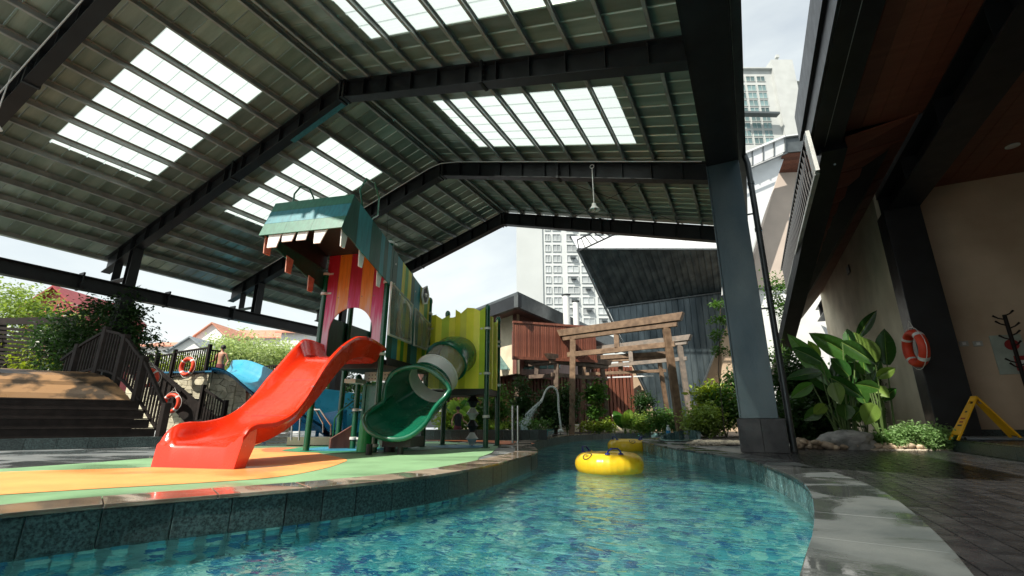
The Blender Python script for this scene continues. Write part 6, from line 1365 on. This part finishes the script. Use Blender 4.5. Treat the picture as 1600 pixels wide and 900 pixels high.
# rear pool kerb
rp_ = empty('rear_pool', (0, 0, 0), kind='structure')
for k in range(16):
    x0, x1 = 640+13.4*k, 640+13.4*(k+1)-.3; a_, b_ = gp_(x0, 13.6), gp_(x1, 13.6); h_ = HF*.35
    MB().hexa([a_, b_, b_+h_, a_+h_, a_+Vector((0, 0, .27)), b_+Vector((0, 0, .27)), b_+h_+Vector((0, 0, .27)), a_+h_+Vector((0, 0, .27))]).build('kerb_block', kerbst, rp_)
a_, b_, c_, d_ = gp_(640, 13.95), gp_(855, 13.95), gp_(865, 17.3), gp_(640, 17.3); MB().prism([p+Vector((0, 0, .10)) for p in (a_, b_, c_, d_)], (0, 0, .12)).build('rear_pool_water', mat('rear_water', (.06, .30, .34), .08, 0, .2, 2, .5, 8), rp_)
MB().prism([p for p in (gp_(455, 10.6), gp_(527, 10.6), gp_(527, 11.0), gp_(455, 11.0))], (0, 0, .16)).build('step_block', cream, rp_)
# water jet
a_ = gp_(875, 15.5); jt = empty('jet_pipe', tuple(a_), label='curved white steel jet pipe spraying water left of the gates', cat='fountain')
pts_ = [PH(877, 673, 15.5), PH(873, 640, 15.5), PH(872, 618, 15.5), PH(868, 607, 15.5), PH(860, 604, 15.5), PH(853, 610, 15.5), PH(848, 622, 15.4)]
MB().tube([p-a_ for p in catmull([tuple(p) for p in pts_], .08)], .03, 10).build('pipe', pl_white, jt, smooth='auto'); MB().lathe([(.09, 0), (.09, .06), (.04, .09)], tuple(Vector((0, 0, pts_[0].z-.04))), 14).build('base', pl_white, jt, smooth='auto')
MB().tube([PH(848, 622, 15.4)-a_, PH(845, 628, 15.35)-a_], [.035, .05], 10).build('nozzle', pl_white, jt, smooth='auto')
wj = MB(); s0 = PH(846, 627, 15.35); e0_ = PH(815, 672, 15.0)
for k in range(900):
    f = random.random()**.8; sp = .02+.15*f; c_ = s0.lerp(e0_, f)+Vector((random.gauss(0, sp*.5), random.gauss(0, sp*.5), random.gauss(0, sp*.5)+.10*math.sin(f*math.pi))); r_ = random.uniform(.003, .008)
    d_ = (e0_-s0).normalized()*r_*random.uniform(1.5, 4); wj.tube([c_-d_, c_, c_+d_], [r_*.3, r_, r_*.2], 5)
for k in range(3):
    o_ = Vector((random.gauss(0, .02), random.gauss(0, .02), random.gauss(0, .02))); wj.tube([s0+o_*.3, s0.lerp(e0_, .3)+o_+Vector((0, 0, .09)), s0.lerp(e0_, .65)+o_*3+Vector((0, 0, .08))], [.02, .014, .004], 6)
wj.build('water_spray', glassy('spray_water', (.9, .92, .92), .55, .15), kind='stuff', label='spray of water falling from the curved jet pipe', cat='spray')
# small plunge pool beside the channel
wl = empty('plunge_pool_rim', (-2.05, 15.3, 0), kind='structure')
for k in range(22):
    a0_, a1_ = 2*math.pi*k/22+.01, 2*math.pi*(k+1)/22-.01; hh = .10+.14*max(0, math.sin((a0_+a1_)/2+.3)); rr_ = lambda a, r: Vector((math.cos(a)*r*.62, math.sin(a)*r*1.9, 0)); p4 = [rr_(a0_, .8), rr_(a1_, .8), rr_(a1_, .92), rr_(a0_, .92)]
    MB().hexa([*[p for p in p4], *[p+Vector((0, 0, hh if math.sin(a0_) > 0 else .02)) for p in p4]]).build('rim_tile', kerbst2, wl)
MB().prism([rr_(2*math.pi*k/22, .79)+Vector((0, 0, .003)) for k in range(22)], (0, 0, .006)).build('plunge_water', mat('dark_water', (.01, .03, .035), .05), wl)
# bottle
a_ = P(1045, 682, 'z', .0); bo = empty('water_bottle', (a_.x, a_.y, .0), label='clear plastic water bottle standing on the kerb beside the gate post', cat='bottle')
MB().lathe([(.001, 0), (.07, .0), (.075, .03), (.072, .13), (.078, .16), (.075, .26), (.03, .33), (.03, .36), (.001, .36)], n=16).build('bottle', glassy('bottle_plastic', (.6, .7, .72), .5, .1), bo, smooth='auto'); MB().lathe([(.001, .355), (.036, .355), (.036, .395), (.001, .395)], n=12).build('cap', pl_white, bo); MB().lathe([(.077, .1), (.080, .105), (.080, .2), (.077, .205)], n=16).build('wrap', pl_blue, bo)

# ================================================================== people
def person(loc, rz, label, H_=1.65, shirt=None, legs=True, pants=shortsm, arm=(.12, .25), group=None, cap=False):
    t_ = empty('person', tuple(loc), rz, label=label, cat='person'); s = H_/1.75
    V_, E_, Rd = [], [], []
    def add(p, r_, par=None):
        V_.append(Vector(p)*s); Rd.append(r_*s)
        if par is not None: E_.append((par, len(V_)-1))
        return len(V_)-1
    pel = add((0, 0, .93), .135); wa = add((0, .0, 1.08), .115, pel); ch = add((0, 0, 1.30), .135, wa); ub = add((0, 0, 1.42), .10, ch); nk = add((0, .0, 1.50), .052, ub); hd0 = add((0, .01, 1.58), .075, nk); hd1 = add((0, .0, 1.66), .088, hd0); hd2 = add((0, .0, 1.72), .06, hd1)
    for sd in (-1, 1):
        sh = add((sd*.17, 0, 1.42), .058, ub); el = add((sd*(.24+arm[0]*.3), .03, 1.14), .042, sh); wr = add((sd*(.25+arm[0]), -.10-arm[1]*.4, .95+arm[1]*.4), .028, el); pm = add((sd*(.255+arm[0]), -.15-arm[1]*.4, .89+arm[1]*.4), .030, wr)
        for j in range(4): f1 = add((sd*(.235+arm[0]+.018*j), -.19-arm[1]*.4, .84+arm[1]*.4), .0095, pm); add((sd*(.235+arm[0]+.018*j), -.195-arm[1]*.4, .80+arm[1]*.4+.008*abs(j-1.5)), .0085, f1)
        add((sd*(.22+arm[0]), -.19-arm[1]*.4, .90+arm[1]*.4), .0105, pm)
        if legs: hp = add((sd*.09, 0, .86), .092, pel); kn = add((sd*.10, -.02, .48), .06, hp); an = add((sd*.10, .02, .09), .038, kn); add((sd*.11, -.12, .035), .035, an)
    me = bpy.data.meshes.new('body'); me.from_pydata([tuple(v) for v in V_], E_, []); me.materials.append(skin); o = bpy.data.objects.new('body', me); col.objects.link(o); o.parent = t_
    sk = o.modifiers.new('s', 'SKIN'); sk.use_smooth_shade = True
    for i, v in enumerate(me.skin_vertices[0].data): v.radius = (Rd[i], Rd[i]*.82); v.use_root = i == 0
    o.modifiers.new('u', 'SUBSURF').render_levels = 1
    hz_ = MB(); rr = []
    for z, r_ in ((1.63, .098), (1.68, .104), (1.73, .096), (1.77, .07), (1.79, .02)): rr.append([Vector((math.cos(a)*r_, .022+math.sin(a)*r_*1.02, z))*s for a in [2*math.pi*k/14 for k in range(14)]])
    hz_.loft(rr); hz_.build('cap' if cap else 'hair', cloth_dk if cap else hairm, t_, smooth='auto')
    fc = MB(); 
    for ex_ in (-.032, .032): fc.lathe([(.001, 0), (.012, .002), (.001, .01)], (ex_*s, -.083*s, 1.655*s), 8)
    fc.box((-.024*s, -.088*s, 1.60*s), (.024*s, -.078*s, 1.608*s)); fc.build('face_features', hairm, t_); MB().prism([(-.012*s, -.078*s, 1.625*s), (.012*s, -.078*s, 1.625*s), (0, -.084*s, 1.66*s)], (0, -.022*s, -.004)).build('nose', skin, t_)
    for sd in (-1, 1): MB().lathe([(.001, 0), (.02, .002), (.022, .02), (.001, .024)], (sd*.087*s, .0, 1.635*s), 8).build('ear', skin, t_)
    def band(zr, name, m_):
        MB().loft([[Vector((math.cos(a)*r1, math.sin(a)*r2, z))*s for a in [2*math.pi*k/16 for k in range(16)]] for z, r1, r2 in zr], True, False).build(name, m_, t_, smooth=True)
    if shirt: band([(.90, .17, .135), (1.08, .155, .125), (1.30, .19, .14), (1.42, .185, .12), (1.47, .09, .075)], 'shirt', shirt)
    if legs: band([(.62, .20, .13), (.80, .195, .14), (.95, .165, .13), (1.0, .15, .12)], 'shorts', pants)
    return t_
a_ = PK(342, 581, 13.6); zf = Zat(342, 541, a_); person((a_.x, a_.y, a_.z-.66), R(30), 'bare chested person in dark maroon shorts standing at the top of the blue slide', 1.66)
a_ = PK(397, 575, 14.5); person((a_.x, a_.y, PK(397, 573, 14.5).z-1.66), R(10), 'person with dark hair visible above the blue slide, head and shoulders only', 1.72, shirt=cloth_dk)
a_ = gp_(716, 14.6); zc = PH(714, 634, 14.6).z; person((a_.x, a_.y, zc-1.20), R(55), 'person in black shirt and cap standing waist deep in the rear pool', 1.16, shirt=cloth_dk, cap=True)
# clubhouse enclosure beyond the frame: the room goes on to the right and behind
MB().box((9.6, -8, 0), (9.8, 13.2, 6.2)).build('wall', tan, club); MB().box((3.0, -8.2, 0), (9.8, -8.0, 6.2)).build('wall', tan, club)
MB().box((1.5, -8, 5.9), (12, -2.001, 6.4)).build('roof', steel, club)
#@@END
